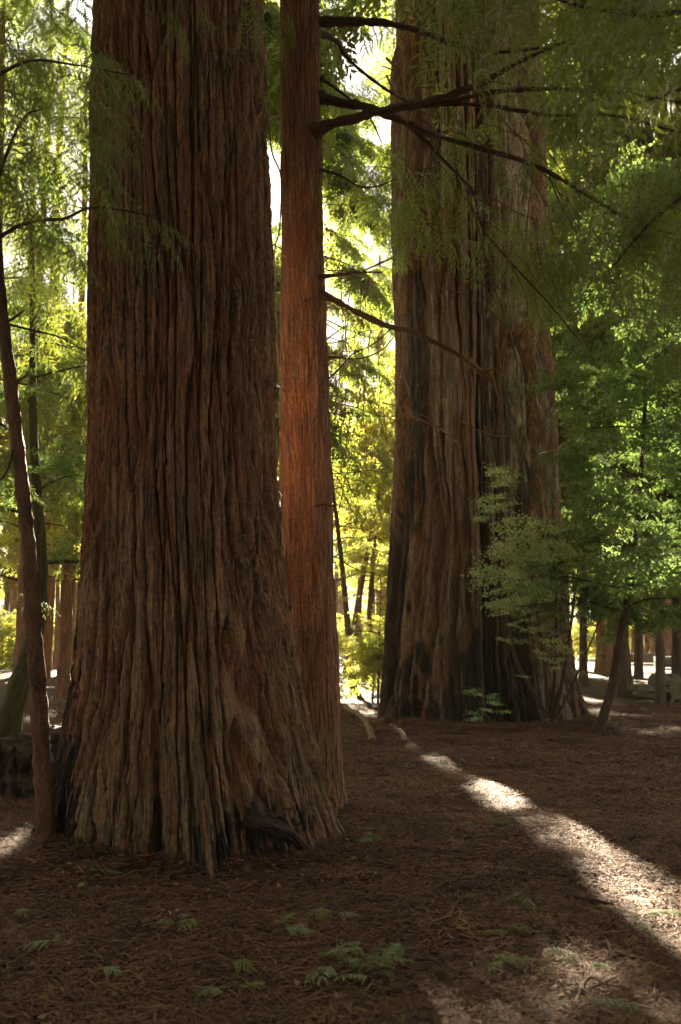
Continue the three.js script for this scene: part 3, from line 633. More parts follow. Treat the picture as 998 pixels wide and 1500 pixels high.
// ---------------------------------------------------------------- generic trees
const crownSum = { n: 0 };
function conifer(label, group, o) {
  const r = rng(o.seed), base = o.pos ?? V(...o.xz), d = -base.z;
  base.y = groundH(base.x, base.z);
  const t = thing(o.name ?? 'redwood_tree', label, 'tree', group, base);
  const H = o.H, r0 = o.r, lx = o.lean ?? 0, P = TAU * r0, bf = barkField(P, Math.max(0.08, P / 22), 1.0, o.seed);
  const prof = (y) => ({ x: lx * y + 0.08 * Math.sin(y * 0.3 + o.seed), z: 0, r: r0 * (1 - 0.9 * y / H) + 0.35 * r0 * Math.exp(-y / 0.5), R0: r0 });
  const N = o.fine ?? 28, ys = rowsY(-0.2, 6, 0.12, H, 1.2), col0 = o.bark ?? RED;
  part('trunk', trunkGeo(ys, N, prof, (th, y) => { const [e, id] = bf(th * r0, y); const c = mixc(col0, GREYB, clamp(id * 0.7 + 0.3 * n3(Math.cos(th) * 2 + o.seed, y, Math.sin(th) * 2), 0, 1)); const ms = o.moss ? clamp(o.moss * sstep(-0.5, 0.3, n3(Math.cos(th) * 1.5, y * 0.9 + o.seed, Math.sin(th) * 1.5)), 0, 1) : 0; return [r0 * (0.10 * sstep(0, 0.4, e) + 0.08 * (id - 0.5)), mixc(c, [0.16, 0.22, 0.06], ms)]; }), M.bark, t);
  const lg = [], list = [], nl = o.limbs ?? 30;
  for (let i = 0; i < nl; i++) {
    const f = (i + r()) / nl, h = lerp(o.cb, H * 0.96, f), az = i * 2.4 + r() * 0.8, L = o.R * (1 - 0.75 * f) * (0.7 + 0.5 * r()) * (f < 0.1 ? 0.8 : 1), q = prof(h), p0 = V(q.x, h, 0), dir = V(Math.cos(az), -0.1 - 0.15 * r(), -Math.sin(az));
    const pt = (k) => p0.clone().addScaledVector(dir, L * k).add(V(0, -0.12 * L * k * k, 0));
    lg.push(limb([pt(0), pt(0.5), pt(1)], 0.016 + 0.012 * L, 0.006, 4, 5));
    for (let k = 0; k < (o.per ?? 9); k++) {
      const b = { p: pt(0.2 + 0.8 * r()).add(V((r() - 0.5) * 0.5, (r() - 0.5) * 0.5, (r() - 0.5) * 0.5)), az: az + (r() - 0.5) * 2, pitch: -0.15 - 0.6 * r(), s: (o.s ?? 1.7) * (0.7 + 0.6 * r()) };
      if (clear(b, base, r)) list.push(b);
    }
  }
  part('limbs', mergeGeometries(lg), M.limb, t, 'stuff');
  crown(t, list, o.geos ?? FARB, o.mat ?? M.needleFar, o.seed + 1); crownSum.n += list.length;
  return t;
}
function broadleaf(label, group, o) {
  const r = rng(o.seed), base = o.pos ?? V(...o.xz); base.y = groundH(base.x, base.z);
  const t = thing(o.name ?? 'bay_tree', label, 'tree', group, base);
  const path = o.path ?? [[0, 0, 0], [o.lean * 0.3, o.H * 0.35, 0], [o.lean * 0.7, o.H * 0.7, 0.1], [o.lean, o.H, 0]];
  const cv = new THREE.CatmullRomCurve3(path.map((p) => V(...p)));
  part('trunk', limb(path.map((p) => V(...p)), (q) => o.r * (1 - 0.85 * q) + 0.25 * o.r * Math.exp(-q * 25), 0, 9, 26, 0.12, o.seed), o.tm ?? M.grey, t);
  const lg = [], list = [], nl = o.limbs ?? 20;
  for (let i = 0; i < nl; i++) {
    const f = lerp(o.cb ?? 0.25, 1, (i + r()) / nl), p0 = cv.getPoint(Math.min(1, f)), az = i * 2.4 + r(), L = o.R * (1.05 - 0.5 * f) * (0.6 + 0.6 * r()), dir = V(Math.cos(az), 0.15 + 0.35 * r(), -Math.sin(az));
    const pt = (k) => p0.clone().addScaledVector(dir, L * k).add(V(0, -0.2 * L * k * k, 0));
    lg.push(limb([pt(0), pt(0.35).add(V(0, 0.08 * L * (r() - 0.5), 0)), pt(0.7), pt(1)], 0.2 * o.r * (1.2 - f) + 0.008, 0.004, 4, 7));
    for (let k = 0; k < (o.per ?? 9); k++) {
      const b = { p: pt(0.25 + 0.8 * r()).add(V((r() - 0.5) * 0.7, (r() - 0.5) * 0.6, (r() - 0.5) * 0.7)), az: r() * TAU, pitch: (r() - 0.6) * 0.7, s: (o.s ?? 1.25) * (0.7 + 0.6 * r()) };
      const q = b.p.clone().add(base); if (o.nogap || !(inGap(q, r) || inGap(q.clone().add(V(0.45, 0, 0)), r) || inGap(q.clone().add(V(-0.45, 0, 0)), r))) list.push(b);
    }
  }
  part('limbs', mergeGeometries(lg), M.limb, t, 'stuff');
  crown(t, list, o.geos ?? CLUMPF, o.mat ?? M.broadFar, o.seed + 1); crownSum.n += list.length;
  return t;
}
const px = (x, d) => [(x - 499) / F * d, 0, -d];
const FARC = 'redwoods standing beyond the clearing';
const far = (x, d, H, r, cb, R, seed, e = {}) => conifer(e.label ?? 'straight far redwood with drooping sunlit boughs beyond the clearing', e.label ? undefined : FARC, { xz: px(x, d), H, r, cb, R, seed, ...e });
// seen at the clearing's far side
far(66, 36, 27, 0.30, 7, 2.6, 301, { limbs: 18, label: 'straight reddish redwood at the clearing edge behind the leaning mossy tree' });
far(97, 38, 16, 0.17, 6, 1.8, 302, { limbs: 12, label: 'thin tree with a bright green mossy foot beside the long fallen log', moss: 1.2, bark: GREYB, lean: 0.02 });
far(84, 44, 18, 0.10, 7, 1.6, 303, { limbs: 10, label: 'very thin red-brown redwood stem beyond the long fallen log' });
far(905, 30, 22, 0.24, 4.2, 2.8, 304, { label: 'redwood trunk with yellow-green moss up one side, beside the path', moss: 0.9, limbs: 26 });
far(38, 33, 15, 0.11, 7, 1.6, 337, { label: 'slim mossy tree tilted a little beside the reddish redwood at the clearing edge', moss: 1.0, bark: GREYB, lean: 0.06, limbs: 10 });
far(112, 41, 17, 0.13, 8, 1.6, 338, { label: 'slim grey tree beside the tree with the bright green mossy foot', moss: 0.5, bark: GREYB, lean: -0.03, limbs: 10 });
far(931, 62, 30, 0.34, 5, 3.4, 305, {});
far(948, 64, 30, 0.26, 5, 3, 306, {});
far(968, 55, 36, 0.62, 5.5, 4, 307, { label: 'stout far redwood rising between the two low stone walls' });
far(990, 66, 26, 0.2, 5, 3, 308, { lean: 0.03 });
far(1012, 60, 30, 0.4, 5, 3.4, 309, {});
far(25, 48, 30, 0.3, 9, 3.0, 310, { limbs: 20 });
far(118, 50, 30, 0.3, 10, 3.0, 311, { limbs: 20 });
far(-60, 28, 26, 0.28, 7, 3.0, 312, { limbs: 20 });
far(160, 34, 26, 0.3, 8, 3.0, 313, { limbs: 22 });
far(230, 40, 30, 0.35, 6, 4.0, 314, {});
far(330, 33, 28, 0.35, 7, 4.2, 315, {});
far(452, 34, 30, 0.36, 9, 2.2, 316, { limbs: 44, per: 9 }); far(345, 27, 22, 0.25, 8, 2.6, 328, { limbs: 36 });
far(40, 24, 19, 0.16, 6.5, 2.6, 330, { limbs: 26, geos: BOUGH, s: 1.25 }); far(102, 27, 20, 0.16, 7.5, 2.6, 331, { limbs: 24, geos: BOUGH, s: 1.25 }); far(-30, 21, 18, 0.18, 5, 2.8, 332, { limbs: 30, geos: BOUGH, s: 1.25 });
far(592, 28, 23, 0.2, 11.5, 2.8, 329, { limbs: 14, per: 7, geos: BOUGH, s: 1.3 });
far(560, 70, 30, 0.4, 9, 3.2, 317, { limbs: 16, per: 6 });
far(625, 46, 34, 0.4, 6, 4, 318, {});
far(720, 40, 32, 0.4, 6, 4.4, 319, {});
far(820, 44, 30, 0.36, 5, 4.2, 320, {});
far(880, 40, 28, 0.3, 4, 3.6, 321, {});
far(1040, 34, 28, 0.34, 4, 3.8, 322, {});
far(1110, 26, 24, 0.3, 3.5, 3.6, 323, {});
far(960, 78, 34, 0.4, 6, 4, 324, {});
far(40, 66, 34, 0.4, 10, 3.4, 325, { limbs: 20 });
far(500, 90, 30, 0.4, 8, 3.4, 326, { limbs: 16, per: 6 });
far(850, 80, 34, 0.4, 6, 4, 327, {});
console.log('far', crownSum.n);

// understorey of broad-leaved trees round the clearing
const UND = 'broad-leaved understorey trees round the clearing';
const und = (x, d, H, r, R, seed, e = {}) => broadleaf(e.label ?? 'small broad-leaved tree with sunlit yellow-green leaves beyond the clearing', e.label ? undefined : UND, { xz: px(x, d), H, r, R, seed, lean: e.lean ?? 0.4, ...e });
und(517, 30, 9, 0.11, 2.2, 401, { lean: -0.9, cb: 0.5, label: 'slender leaning tree at the sunlit gap between the slim and the fused redwoods' });
und(508, 40, 13, 0.15, 2.6, 402, { lean: 2.6, cb: 0.45, label: 'strongly tilted grey trunk far down the sunlit gap' });
und(536, 38, 12, 0.13, 2.4, 403, { lean: 0.9, cb: 0.4, label: 'upright slim grey tree far down the sunlit gap' });
und(553, 24, 3.6, 0.03, 1.0, 404, { lean: 0.1, cb: 0.3, s: 0.6, label: 'thin dark sapling against the sunlit gap beside the fused redwood' });
und(545, 24.5, 1.5, 0.03, 0.9, 405, { lean: 0.1, cb: 0.2, s: 0.6, per: 9, name: 'leafy_bush', label: 'low bush of glowing yellow leaves at the sunlit gap', nogap: true });
und(480, 44, 14, 0.14, 3.2, 406); und(575, 46, 13, 0.14, 3.2, 407); und(525, 54, 15, 0.16, 3.6, 408); und(600, 36, 12, 0.14, 3.0, 409);
und(100, 30, 11, 0.13, 2.6, 410); und(30, 26, 10, 0.13, 2.6, 411); und(75, 42, 14, 0.15, 3.2, 412); und(-20, 38, 13, 0.15, 3.2, 413); und(140, 44, 12, 0.15, 3.2, 414);
const BAYS = { group: 'evergreen trees beyond the shrub', label: 'dark-leaved evergreen tree in the leafy wall beyond the shrub' };
for (const a of [[850, 32, 12, 0.14, 2.8, 415], [930, 36, 13, 0.15, 3.4, 416], [985, 30, 12, 0.15, 3.0, 417], [890, 50, 14, 0.15, 3.6, 418], [1000, 46, 14, 0.16, 3.6, 419], [960, 24, 10, 0.12, 2.6, 420], [905, 27, 11, 0.12, 2.6, 430], [1010, 25, 12, 0.12, 2.6, 433]]) tag(und(...a, { mat: M.bay, cb: 0.3, limbs: 26, per: 10, label: BAYS.label }), BAYS.label, 'tree', BAYS.group);
und(545, 75, 14, 0.2, 4.5, 421); und(60, 85, 15, 0.2, 5, 422); und(930, 90, 15, 0.2, 5, 423); und(490, 66, 14, 0.2, 4.2, 424); und(110, 64, 14, 0.2, 4.2, 425); und(1010, 72, 14, 0.2, 4.2, 426); und(590, 95, 15, 0.2, 5, 427); und(10, 58, 14, 0.2, 4.2, 428); und(870, 66, 14, 0.2, 4.2, 429);
// the wood beyond, too far off to tell its trees apart
{
  const r = rng(431), list = [];
  for (let i = 0; i < 1500; i++) { const a = (r() - 0.5) * 1.9, d = 92 + 14 * r(), h = 20 * Math.pow(r(), 1.3); list.push({ p: V(Math.sin(a) * d, groundH(0, -d) + h, -Math.cos(a) * d), az: r() * TAU, pitch: (r() - 0.5) * 0.8, s: 3.2 + 2.4 * r() }); }
  const g = new THREE.Group(); g.name = 'far_wood'; g.userData = { kind: 'stuff', label: 'dense far-off wood closing the view behind the clearing', category: 'wood' }; scene.add(g);
  crown(g, list, CLUMPF, M.broadFar, 432, 'foliage');
}
// low bushes at the back of the clearing
{
  const r = rng(450);
  for (const [x, d] of [[8, 44], [30, 52], [52, 46], [74, 56], [108, 52], [122, 60], [-8, 60], [495, 58], [515, 64], [540, 60], [562, 66], [848, 60], [866, 70], [884, 62], [902, 74], [920, 80], [940, 84], [958, 72], [976, 78], [994, 82], [1010, 74]])
    broadleaf('low leafy bush growing at the back of the clearing', 'low bushes at the back of the clearing', { name: 'leafy_bush', xz: px(x, d), H: 1.6 + 0.9 * r(), r: 0.03, R: 1.8, lean: 0.1, seed: 451 + x * 3, cb: 0.05, limbs: 14, per: 6, s: 1.1, mat: M.broad }).userData.category = 'bush';
}
// leaning mossy tree by the stump
broadleaf('thick leaning mossy tree with a second stem, rising behind the rotten stump', 'tree', { name: 'bay_tree', pos: at(8, 1062, 13.6), seed: 440, r: 0.19, R: 2.2, H: 7, cb: 0.6, limbs: 8, per: 5, s: 0.8, mat: M.bay, tm: M.moss, path: [[0, 0, 0], [0.12, 0.8, 0], [0.34, 1.6, 0], [0.42, 2.6, 0.1], [0.3, 4.2, 0.2], [0.2, 7, 0.3]] }).userData.group = undefined;
// thin leaning bay tree beside the fused redwood
broadleaf('thin leaning tree with dark glossy leaves, rooted beside the shrub at the fused redwood', undefined, { name: 'bay_tree', pos: V((868 - 499) / F * 16.6, 0, -16.6), seed: 441, r: 0.085, R: 2.0, H: 7, cb: 0.38, limbs: 34, per: 10, s: 0.85, mat: M.bay, tm: M.limb, path: [[0, 0, 0], [0.25, 0.75, 0], [0.42, 1.6, 0], [0.62, 2.6, 0.1], [0.9, 4.6, 0], [1.05, 6.6, 0], [1.0, 9.5, 0]] });
console.log('und', crownSum.n);

// trees beside and behind the viewer, whose crowns shade the ground
const NEAR = 'tall redwoods around the viewpoint';
for (const [x, d, H, r, cb, R, s] of [[-7, 4, 30, 0.5, 7, 4.5, 501], [-10, 12, 30, 0.5, 6, 4.6, 502], [8, 4, 32, 0.5, 7, 4.6, 503], [-4, -7, 34, 0.5, 9, 5, 505], [5, -8, 34, 0.5, 9, 5, 506], [0, -14, 34, 0.5, 7, 5, 507], [-11, -6, 30, 0.5, 6, 5, 508], [13, -5, 30, 0.5, 6, 5, 509], [-9, -18, 34, 0.5, 5, 5, 512], [9, -19, 34, 0.5, 5, 5, 513]])
  conifer('tall straight redwood standing around the viewpoint with a high crown', NEAR, { xz: [x, 0, -d], H, r, cb, R, seed: s, limbs: 34, per: 9, s: 2.1, mat: M.needleDark });
// redwood beside the path whose low boughs hang across the top
{
  const t = conifer('redwood whose low dark boughs hang in front of the fused trunks', undefined, { xz: [4.1, 0, -6.6], H: 24, r: 0.3, cb: 7.5, R: 3.0, seed: 520, limbs: 24, per: 8, s: 1.1, geos: BOUGH, mat: M.needleDark });
  const o = t.position, r = rng(521), list = [];
  const L = (p, a, b) => part('branch', limb(p.map(([x, y, d]) => at(x, y, d).sub(o)), a, b, 6, p.length * 5, 0.15, p[0][1]), M.limb, t);
  L([[1380, -150, 6.6], [1150, -40, 6.2], [980, 20, 5.8], [860, 10, 5.5], [760, -20, 5.2]], 0.035, 0.005);
  L([[1380, 100, 6.6], [1180, 180, 6.4], [1040, 260, 6.2], [950, 330, 6.0], [890, 400, 5.9]], 0.03, 0.005);
  L([[1380, 0, 6.6], [1150, 60, 6.3], [1000, 130, 6.0], [900, 160, 5.7]], 0.03, 0.005);
  const zone = (n, x0, x1, y0, y1, d0, d1, s0, s1) => { let c = null; for (let i = 0; i < n; i++) { if (i % 4 === 0) c = at(lerp(x0, x1, r()), lerp(y0, y1, r()), lerp(d0, d1, r())).sub(o); list.push({ p: c.clone().add(V((r() - 0.5) * 0.4, (r() - 0.5) * 0.22, (r() - 0.5) * 0.4)), az: Math.PI + (r() - 0.5) * 1.8, pitch: -0.3 - 0.8 * r(), s: lerp(s0, s1, r()) }); } };
  zone(30, 800, 1060, -60, 120, 4.4, 6.0, 0.4, 0.7); zone(10, 680, 820, -60, 0, 5, 6.2, 0.35, 0.55); zone(20, 900, 1060, 130, 390, 5.2, 6.6, 0.4, 0.65); zone(6, 940, 1060, 370, 460, 5.8, 6.8, 0.35, 0.55);
  crown(t, list, BOUGH, M.needle, 522, 'foliage');
}
console.log('near', crownSum.n);

// ---------------------------------------------------------------- shrub in front of the fused redwood
{
  const b = V((803 - 499) / F * 17.1, 0, -17.1); b.y = groundH(b.x, b.z);
  const t = thing('shrub', 'many-stemmed leafy shrub growing against the foot of the fused redwood', 'shrub', undefined, b);
  const r = rng(601), list = [];
  const stem = (pts, w) => part('stem', limb(pts.map(([x, y, d]) => at(x, y, d).sub(b)), w, w * 0.35, 6, pts.length * 5, 0.15, pts[1][0]), M.limb, t);
  const D = -b.z;
  stem([[800, 1052, D], [780, 1010, D], [757, 970, D], [745, 900, D], [738, 800, D], [728, 690, D]], 0.045);
  stem([[802, 1052, D], [800, 1000, D - 0.1], [792, 930, D - 0.2], [780, 850, D - 0.2], [770, 770, D - 0.2]], 0.035);
  stem([[806, 1052, D], [812, 1000, D], [815, 920, D - 0.2], [812, 830, D - 0.2], [800, 760, D - 0.3]], 0.03);
  stem([[812, 1052, D], [825, 990, D], [836, 920, D], [846, 840, D - 0.1], [860, 790, D - 0.2]], 0.035);
  stem([[796, 1052, D], [785, 980, D + 0.1], [778, 920, D + 0.1], [765, 860, D]], 0.025);
  stem([[816, 1052, D], [840, 1000, D], [862, 950, D], [890, 880, D - 0.1]], 0.025);
  const blob = (n, cx, cy, rx, ry, s0 = 0.7, s1 = 1.15) => { for (let i = 0; i < n; i++) { const a = r() * TAU, q = Math.sqrt(r()); list.push({ p: at(cx + Math.cos(a) * q * rx, cy + Math.sin(a) * q * ry, D - 0.9 + 1.0 * r()).sub(b), az: r() * TAU, pitch: (r() - 0.5) * 0.5, s: lerp(s0, s1, r()) }); } };
  blob(5, 728, 702, 20, 16, 0.5, 0.9); blob(6, 722, 750, 36, 24, 0.5, 1); blob(22, 780, 790, 62, 30); blob(25, 755, 845, 52, 44); blob(20, 800, 835, 55, 55); blob(10, 765, 915, 35, 40, 0.5, 0.8); blob(7, 728, 725, 26, 30, 0.5, 0.8); blob(8, 790, 960, 45, 50, 0.35, 0.55); blob(6, 738, 885, 24, 24, 0.5, 0.9); blob(9, 870, 800, 60, 26); blob(7, 880, 845, 45, 40); blob(8, 820, 905, 40, 50, 0.4, 0.7); blob(5, 745, 930, 22, 40, 0.35, 0.5); blob(7, 845, 945, 35, 45, 0.4, 0.6);
  crown(t, list, FINE, M.shrub, 602, 'foliage');
  const t2 = thing('seedling', 'small pale green seedling in front of the blackened foot of the fused redwood', 'plant', undefined, onGround(718, 1066));
  const o = t2.position, l2 = [];
  part('stem', limb([[745, 1062], [722, 1058], [708, 1040], [690, 1005]].map(([x, y]) => at(x, y, 16.4).sub(o)), 0.006, 0.003, 4, 12), M.twig, t2);
  part('stem', limb([[722, 1062], [728, 1040], [722, 1020], [708, 1008]].map(([x, y]) => at(x, y, 16.4).sub(o)), 0.006, 0.003, 4, 12), M.twig, t2);
  for (let i = 0; i < 13; i++) l2.push({ p: at(690 + r() * 48, 1008 + r() * 48, 16.2 + r() * 0.3).sub(o), az: r() * TAU, pitch: (r() - 0.5) * 0.4, s: 0.3 + 0.25 * r() });
  crown(t2, l2, FINE, leaf(0.22, 0.34, 0.14, 0.3), 604, 'foliage');
}

// ---------------------------------------------------------------- stump, logs, rocks, stone walls
function rough(geo, amp, freq, seed) {
  const p = geo.attributes.position, v = V(0, 0, 0);
  for (let i = 0; i < p.count; i++) { v.fromBufferAttribute(p, i); const k = 1 + amp * n3(v.x * freq + seed, v.y * freq, v.z * freq) + amp * 0.4 * n3(v.x * freq * 3, v.y * freq * 3 + seed, v.z * freq * 3); p.setXYZ(i, v.x * k, v.y * k, v.z * k); }
  geo.computeVertexNormals(); return geo;
}
{
  const d = 10.6, c = at(20, 1120, d); c.y = groundH(c.x, c.z);
  const t = thing('tree_stump', 'rotten reddish stump with a ragged broken top behind the slim stem', 'stump', undefined, c);
  const bf = barkField(TAU * 0.45, 0.07, 0.5, 77), ys = [];
  for (let y = -0.05; y < 0.62; y += 0.012) ys.push(y);
  const g = trunkGeo(ys, 150, (y) => ({ x: 0, z: 0, r: 0.46 + 0.2 * Math.exp(-Math.max(0, y) / 0.14), R0: 0.45 }), (th, y) => {
    const [e, id] = bf(th * 0.45, y); const cx = Math.cos(th), sx = Math.sin(th);
    const cav = n3(cx * 2 + 4, y * 3, sx * 2);
    return [0.04 * sstep(0, 0.4, e) + 0.05 * (id - 0.5) + 0.07 * cav + 0.015 * n3(cx * 14, y * 18, sx * 14), mixc(mixc([0.16, 0.07, 0.045], [0.13, 0.10, 0.075], id), CHAR_AND_SHADE, sstep(0.1, 0.4, n3(cx * 5, y * 4, sx * 5 + 8)) * 0.8)];
  });
  const p = g.attributes.position; for (let i = 0; i < p.count; i++) { const y = p.getY(i), a = Math.atan2(p.getX(i), p.getZ(i)); if (y > 0.2) p.setY(i, 0.2 + (y - 0.2) * (0.8 + 0.35 * n2(Math.cos(a) * 2.2 + 3, Math.sin(a) * 2.2) + 0.12 * n2(Math.cos(a) * 11, Math.sin(a) * 11))); }
  g.computeVertexNormals(); part('shell', g, M.bark, t);
  const top = rough(new THREE.SphereGeometry(0.47, 40, 16, 0, TAU, 0, Math.PI / 2), 0.12, 5, 3); top.scale(1, 0.5, 1); top.translate(0, 0.34, 0);
  part('rotten_core', top, new THREE.MeshStandardMaterial({ color: lin(0.075, 0.05, 0.036), roughness: 1, bumpMap: litterBump, bumpScale: 0.03 }), t);
  part('root', limb([V(0.1, 0.62, 0.1), V(0.3, 0.56, 0.2), V(0.42, 0.35, 0.28), V(0.5, 0.1, 0.34), V(0.62, -0.02, 0.4)], 0.045, 0.03, 8, 24, 0.3, 5), M.grey, t);
  part('root', limb([V(-0.05, 0.4, 0.4), V(-0.1, 0.15, 0.55), V(-0.15, 0.0, 0.8)], 0.08, 0.04, 8, 20, 0.3, 6), M.grey, t);
}
function log(label, pts, r0, r1, mat, seed, group) {
  const m = part(numbered('fallen_log'), limb(pts, r0, r1, 14, 50, 0.16, seed), mat, scene);
  return tag(m, label, 'log', group);
}
log('weathered grey log lying between the rotten stump and the massive redwood', [at(60, 1104, 13.2), at(110, 1098, 13), at(170, 1094, 12.8), at(260, 1090, 12.4)].map((p) => (p.y = 0.16 + groundH(p.x, p.z), p)), 0.17, 0.15, M.grey, 3);
log('dark rough log lying just behind the weathered grey log', [at(70, 1078, 15.6), at(120, 1076, 15.4), at(200, 1074, 15.2)].map((p) => (p.y = 0.13 + groundH(p.x, p.z), p)), 0.14, 0.12, M.limb, 4);
log('long brown fallen log across the far side of the clearing', [at(20, 968, 47), at(90, 966, 46), at(180, 964, 45)].map((p) => (p.y = 0.4 + groundH(p.x, p.z), p)), 0.42, 0.36, M.limb, 5);
{
  const a = onGround(505, 1044), b = onGround(531, 1058), c = onGround(542, 1076), e = onGround(546, 1092);
  [a, b, c, e].forEach((p, i) => (p.y += 0.06 - 0.004 * i)); a.y += 0.06;
  tag(part('fallen_branch', limb([a, b, c, e], 0.055, 0.06, 10, 30, 0.15, 7), new THREE.MeshStandardMaterial({ color: lin(0.32, 0.22, 0.13), map: fibreCol, bumpMap: fibreBump, bumpScale: 0.01, roughness: 0.85 }), scene), 'bare tan branch lying on the litter at the sunlit gap', 'branch');
  const p = [onGround(515, 1048), onGround(545, 1040), onGround(566, 1037)]; p.forEach((q) => (q.y += 0.03));
  tag(part(numbered('fallen_branch'), limb(p, 0.03, 0.02, 8, 20, 0.2, 8), M.limb, scene), 'thin dark branch lying behind the bare tan branch', 'branch');
}
const STONE = new THREE.MeshStandardMaterial({ color: lin(0.17, 0.155, 0.12), roughness: 0.95, bumpMap: litterBump, bumpScale: 0.02 });
function rock(label, p, sx, sy, sz, seed, mat = STONE, turn = 0) {
  const g = rough(new THREE.IcosahedronGeometry(1, 5), 0.28, 1.1, seed);
  const q = g.attributes.position; for (let i = 0; i < q.count; i++) { const f = (v) => Math.round(v * 2.6) / 2.6 * 0.4 + v * 0.6; q.setXYZ(i, f(q.getX(i)), f(q.getY(i)), f(q.getZ(i))); }
  g.scale(sx, sy, sz); g.rotateY(turn); g.computeVertexNormals();
  const m = part(numbered('rock'), g, mat, scene); m.position.copy(p); m.position.y += sy * 0.35;
  return tag(m, label, 'rock');
}
rock('large angular boulder with a sloping side on the open litter', onGround(978, 1022), 0.72, 0.42, 0.6, 3.3, STONE, 0.4);
rock('flat-topped block of stone beside the angular boulder', onGround(1006, 1034), 0.3, 0.42, 0.5, 8.3);
rock('small pale stone at the foot of the slim stem', onGround(73, 1164), 0.09, 0.08, 0.09, 5.1, new THREE.MeshStandardMaterial({ color: lin(0.42, 0.42, 0.4), roughness: 0.9 }));
rock('small grey stone on the litter near the mossy trunk', onGround(923, 1018), 0.11, 0.07, 0.09, 6.2);
rock('low flat stone on the open litter below the boulder', onGround(942, 1043), 0.10, 0.06, 0.09, 9.2);
function wall(label, x0, x1, py, d, seed) {
  const a = at(x0, py, d), b = at(x1, py, d), r = rng(seed), gs = [];
  const t = thing('stone_wall', label, 'wall', undefined, V((a.x + b.x) / 2, groundH((a.x + b.x) / 2, -d), -d)), o = t.position;
  const L = b.x - a.x;
  for (let row = 0; row < 4; row++) { let x = -L / 2; while (x < L / 2) { const w = 0.18 + 0.28 * r(), h = 0.12; const g = rough(new THREE.BoxGeometry(w * 0.96, h * 0.94, 0.4 + 0.08 * r(), 3, 2, 2), 0.04, 6, x + row); g.translate(x + w / 2, 0.03 + row * h + h / 2, (r() - 0.5) * 0.05); gs.push(g); x += w; } }
  part('stones', mergeGeometries(gs), STONE, t, 'stuff');
}
wall('low dry stone wall behind the mossy trunk', 905, 957, 965, 50, 61);
wall('low dry stone wall beside the stout far redwood', 960, 1030, 975, 44, 62);
console.log('props');

// ---------------------------------------------------------------- litter, twigs and sprigs on the ground
function litterGeo(seed, n, feather) {
  const r = rng(seed), s = new Soup();
  for (let i = 0; i < n; i++) {
    const p = V((r() - 0.5) * 0.34, 0.004 + 0.018 * r(), (r() - 0.5) * 0.34), az = r() * TAU, tilt = (r() - 0.5) * 0.4, k = r();
    if (feather && k < 0.35) { s.add(shoot(0.05 + 0.06 * r(), 0.008, 6, r, 0.3), mat4(p, (r() - 0.5), az, tilt, 1)); continue; }
    const L = k < 0.92 ? 0.02 + 0.06 * r() : k < 0.945 ? 0.03 + 0.03 * r() : 0.1 + 0.16 * r(), w = k < 0.92 ? 0.001 + 0.0026 * r() : k < 0.945 ? 0.006 + 0.006 * r() : 0.003, h = (r() - 0.3) * 0.014, q = new Soup(), zc = (r() - 0.5) * L * 0.35;
    const a0 = V(-L / 2, 0, -w), a1 = V(-L / 2, 0, w), m0 = V(0, h, -w + zc), m1 = V(0, h, w + zc), e0 = V(L / 2, 0, -w * 0.6), e1 = V(L / 2, 0, w * 0.6);
    q.tri(a0, a1, m0); q.tri(a1, m1, m0); q.tri(m0, m1, e0); q.tri(m1, e1, e0);
    s.add(q, mat4(p, (r() - 0.5) * 0.9, az, tilt, 1));
  }
  return s.geo();
}
{
  const mats = new THREE.MeshStandardMaterial({ color: lin(1, 1, 1), roughness: 0.8, side: THREE.DoubleSide });
  const r = rng(701), geos = [litterGeo(1, 34, true), litterGeo(2, 34, false), litterGeo(3, 28, true), litterGeo(4, 40, false)];
  const cols = [[0.15, 0.066, 0.035], [0.10, 0.046, 0.026], [0.19, 0.09, 0.048], [0.07, 0.036, 0.022], [0.22, 0.115, 0.058], [0.13, 0.056, 0.03], [0.09, 0.042, 0.026]];
  const per = geos.map(() => []);
  for (let i = 0; i < 30000; i++) {
    const d = 3.2 + 21 * Math.pow(r(), 1.7), x = (r() - 0.5) * 2 * (0.42 * d + 0.5), z = -d;
    const pa = profA(0), pc = profC(0);
    if ((x - pa.x) ** 2 + (z - pa.z) ** 2 < 0.85 || (x - pc.x) ** 2 + (z - pc.z) ** 2 < 2.2) continue;
    per[Math.floor(r() * geos.length)].push([x, z, (r() < 0.12 ? 0.9 : 0.5) + 0.3 * r() + d * 0.02]);
  }
  for (let i = 0; i < 2600; i++) {
    const big = i % 2, p = big ? profC(0.1) : profA(0.1), a = (r() - 0.5) * 3.6, q = p.r * (big ? 0.92 : 0.97) + 0.55 * Math.pow(r(), 1.6);
    per[Math.floor(r() * geos.length)].push([p.x + Math.sin(a) * q, p.z + Math.cos(a) * q, 0.6 + 0.5 * r(), 0.09 * Math.max(0, 1 - (q - p.r) / 0.4) * r()]);
  }
  const m = new THREE.Matrix4(), c = new THREE.Color(), g = new THREE.Group(); g.name = 'needle_litter'; g.userData = { kind: 'stuff', label: 'reddish brown needle litter strewn over the forest floor', category: 'litter' }; scene.add(g);
  per.forEach((l, k) => {
    const im = shadows(new THREE.InstancedMesh(geos[k], mats, l.length)); im.name = 'needles'; im.userData.kind = 'stuff';
    l.forEach(([x, z, s, lift = 0], i) => {
      m.compose(V(x, groundH(x, z) + 0.008 + 0.01 * r() + lift, z), new THREE.Quaternion().setFromEuler(new THREE.Euler((r() - 0.5) * 0.12, r() * TAU, (r() - 0.5) * 0.12)), V(s, s, s)); im.setMatrixAt(i, m);
      const q = cols[Math.floor(r() * cols.length)], v = 0.75 + 0.5 * r(); im.setColorAt(i, c.setRGB(q[0] * v, q[1] * v, q[2] * v));
    });
    g.add(im);
  });
}
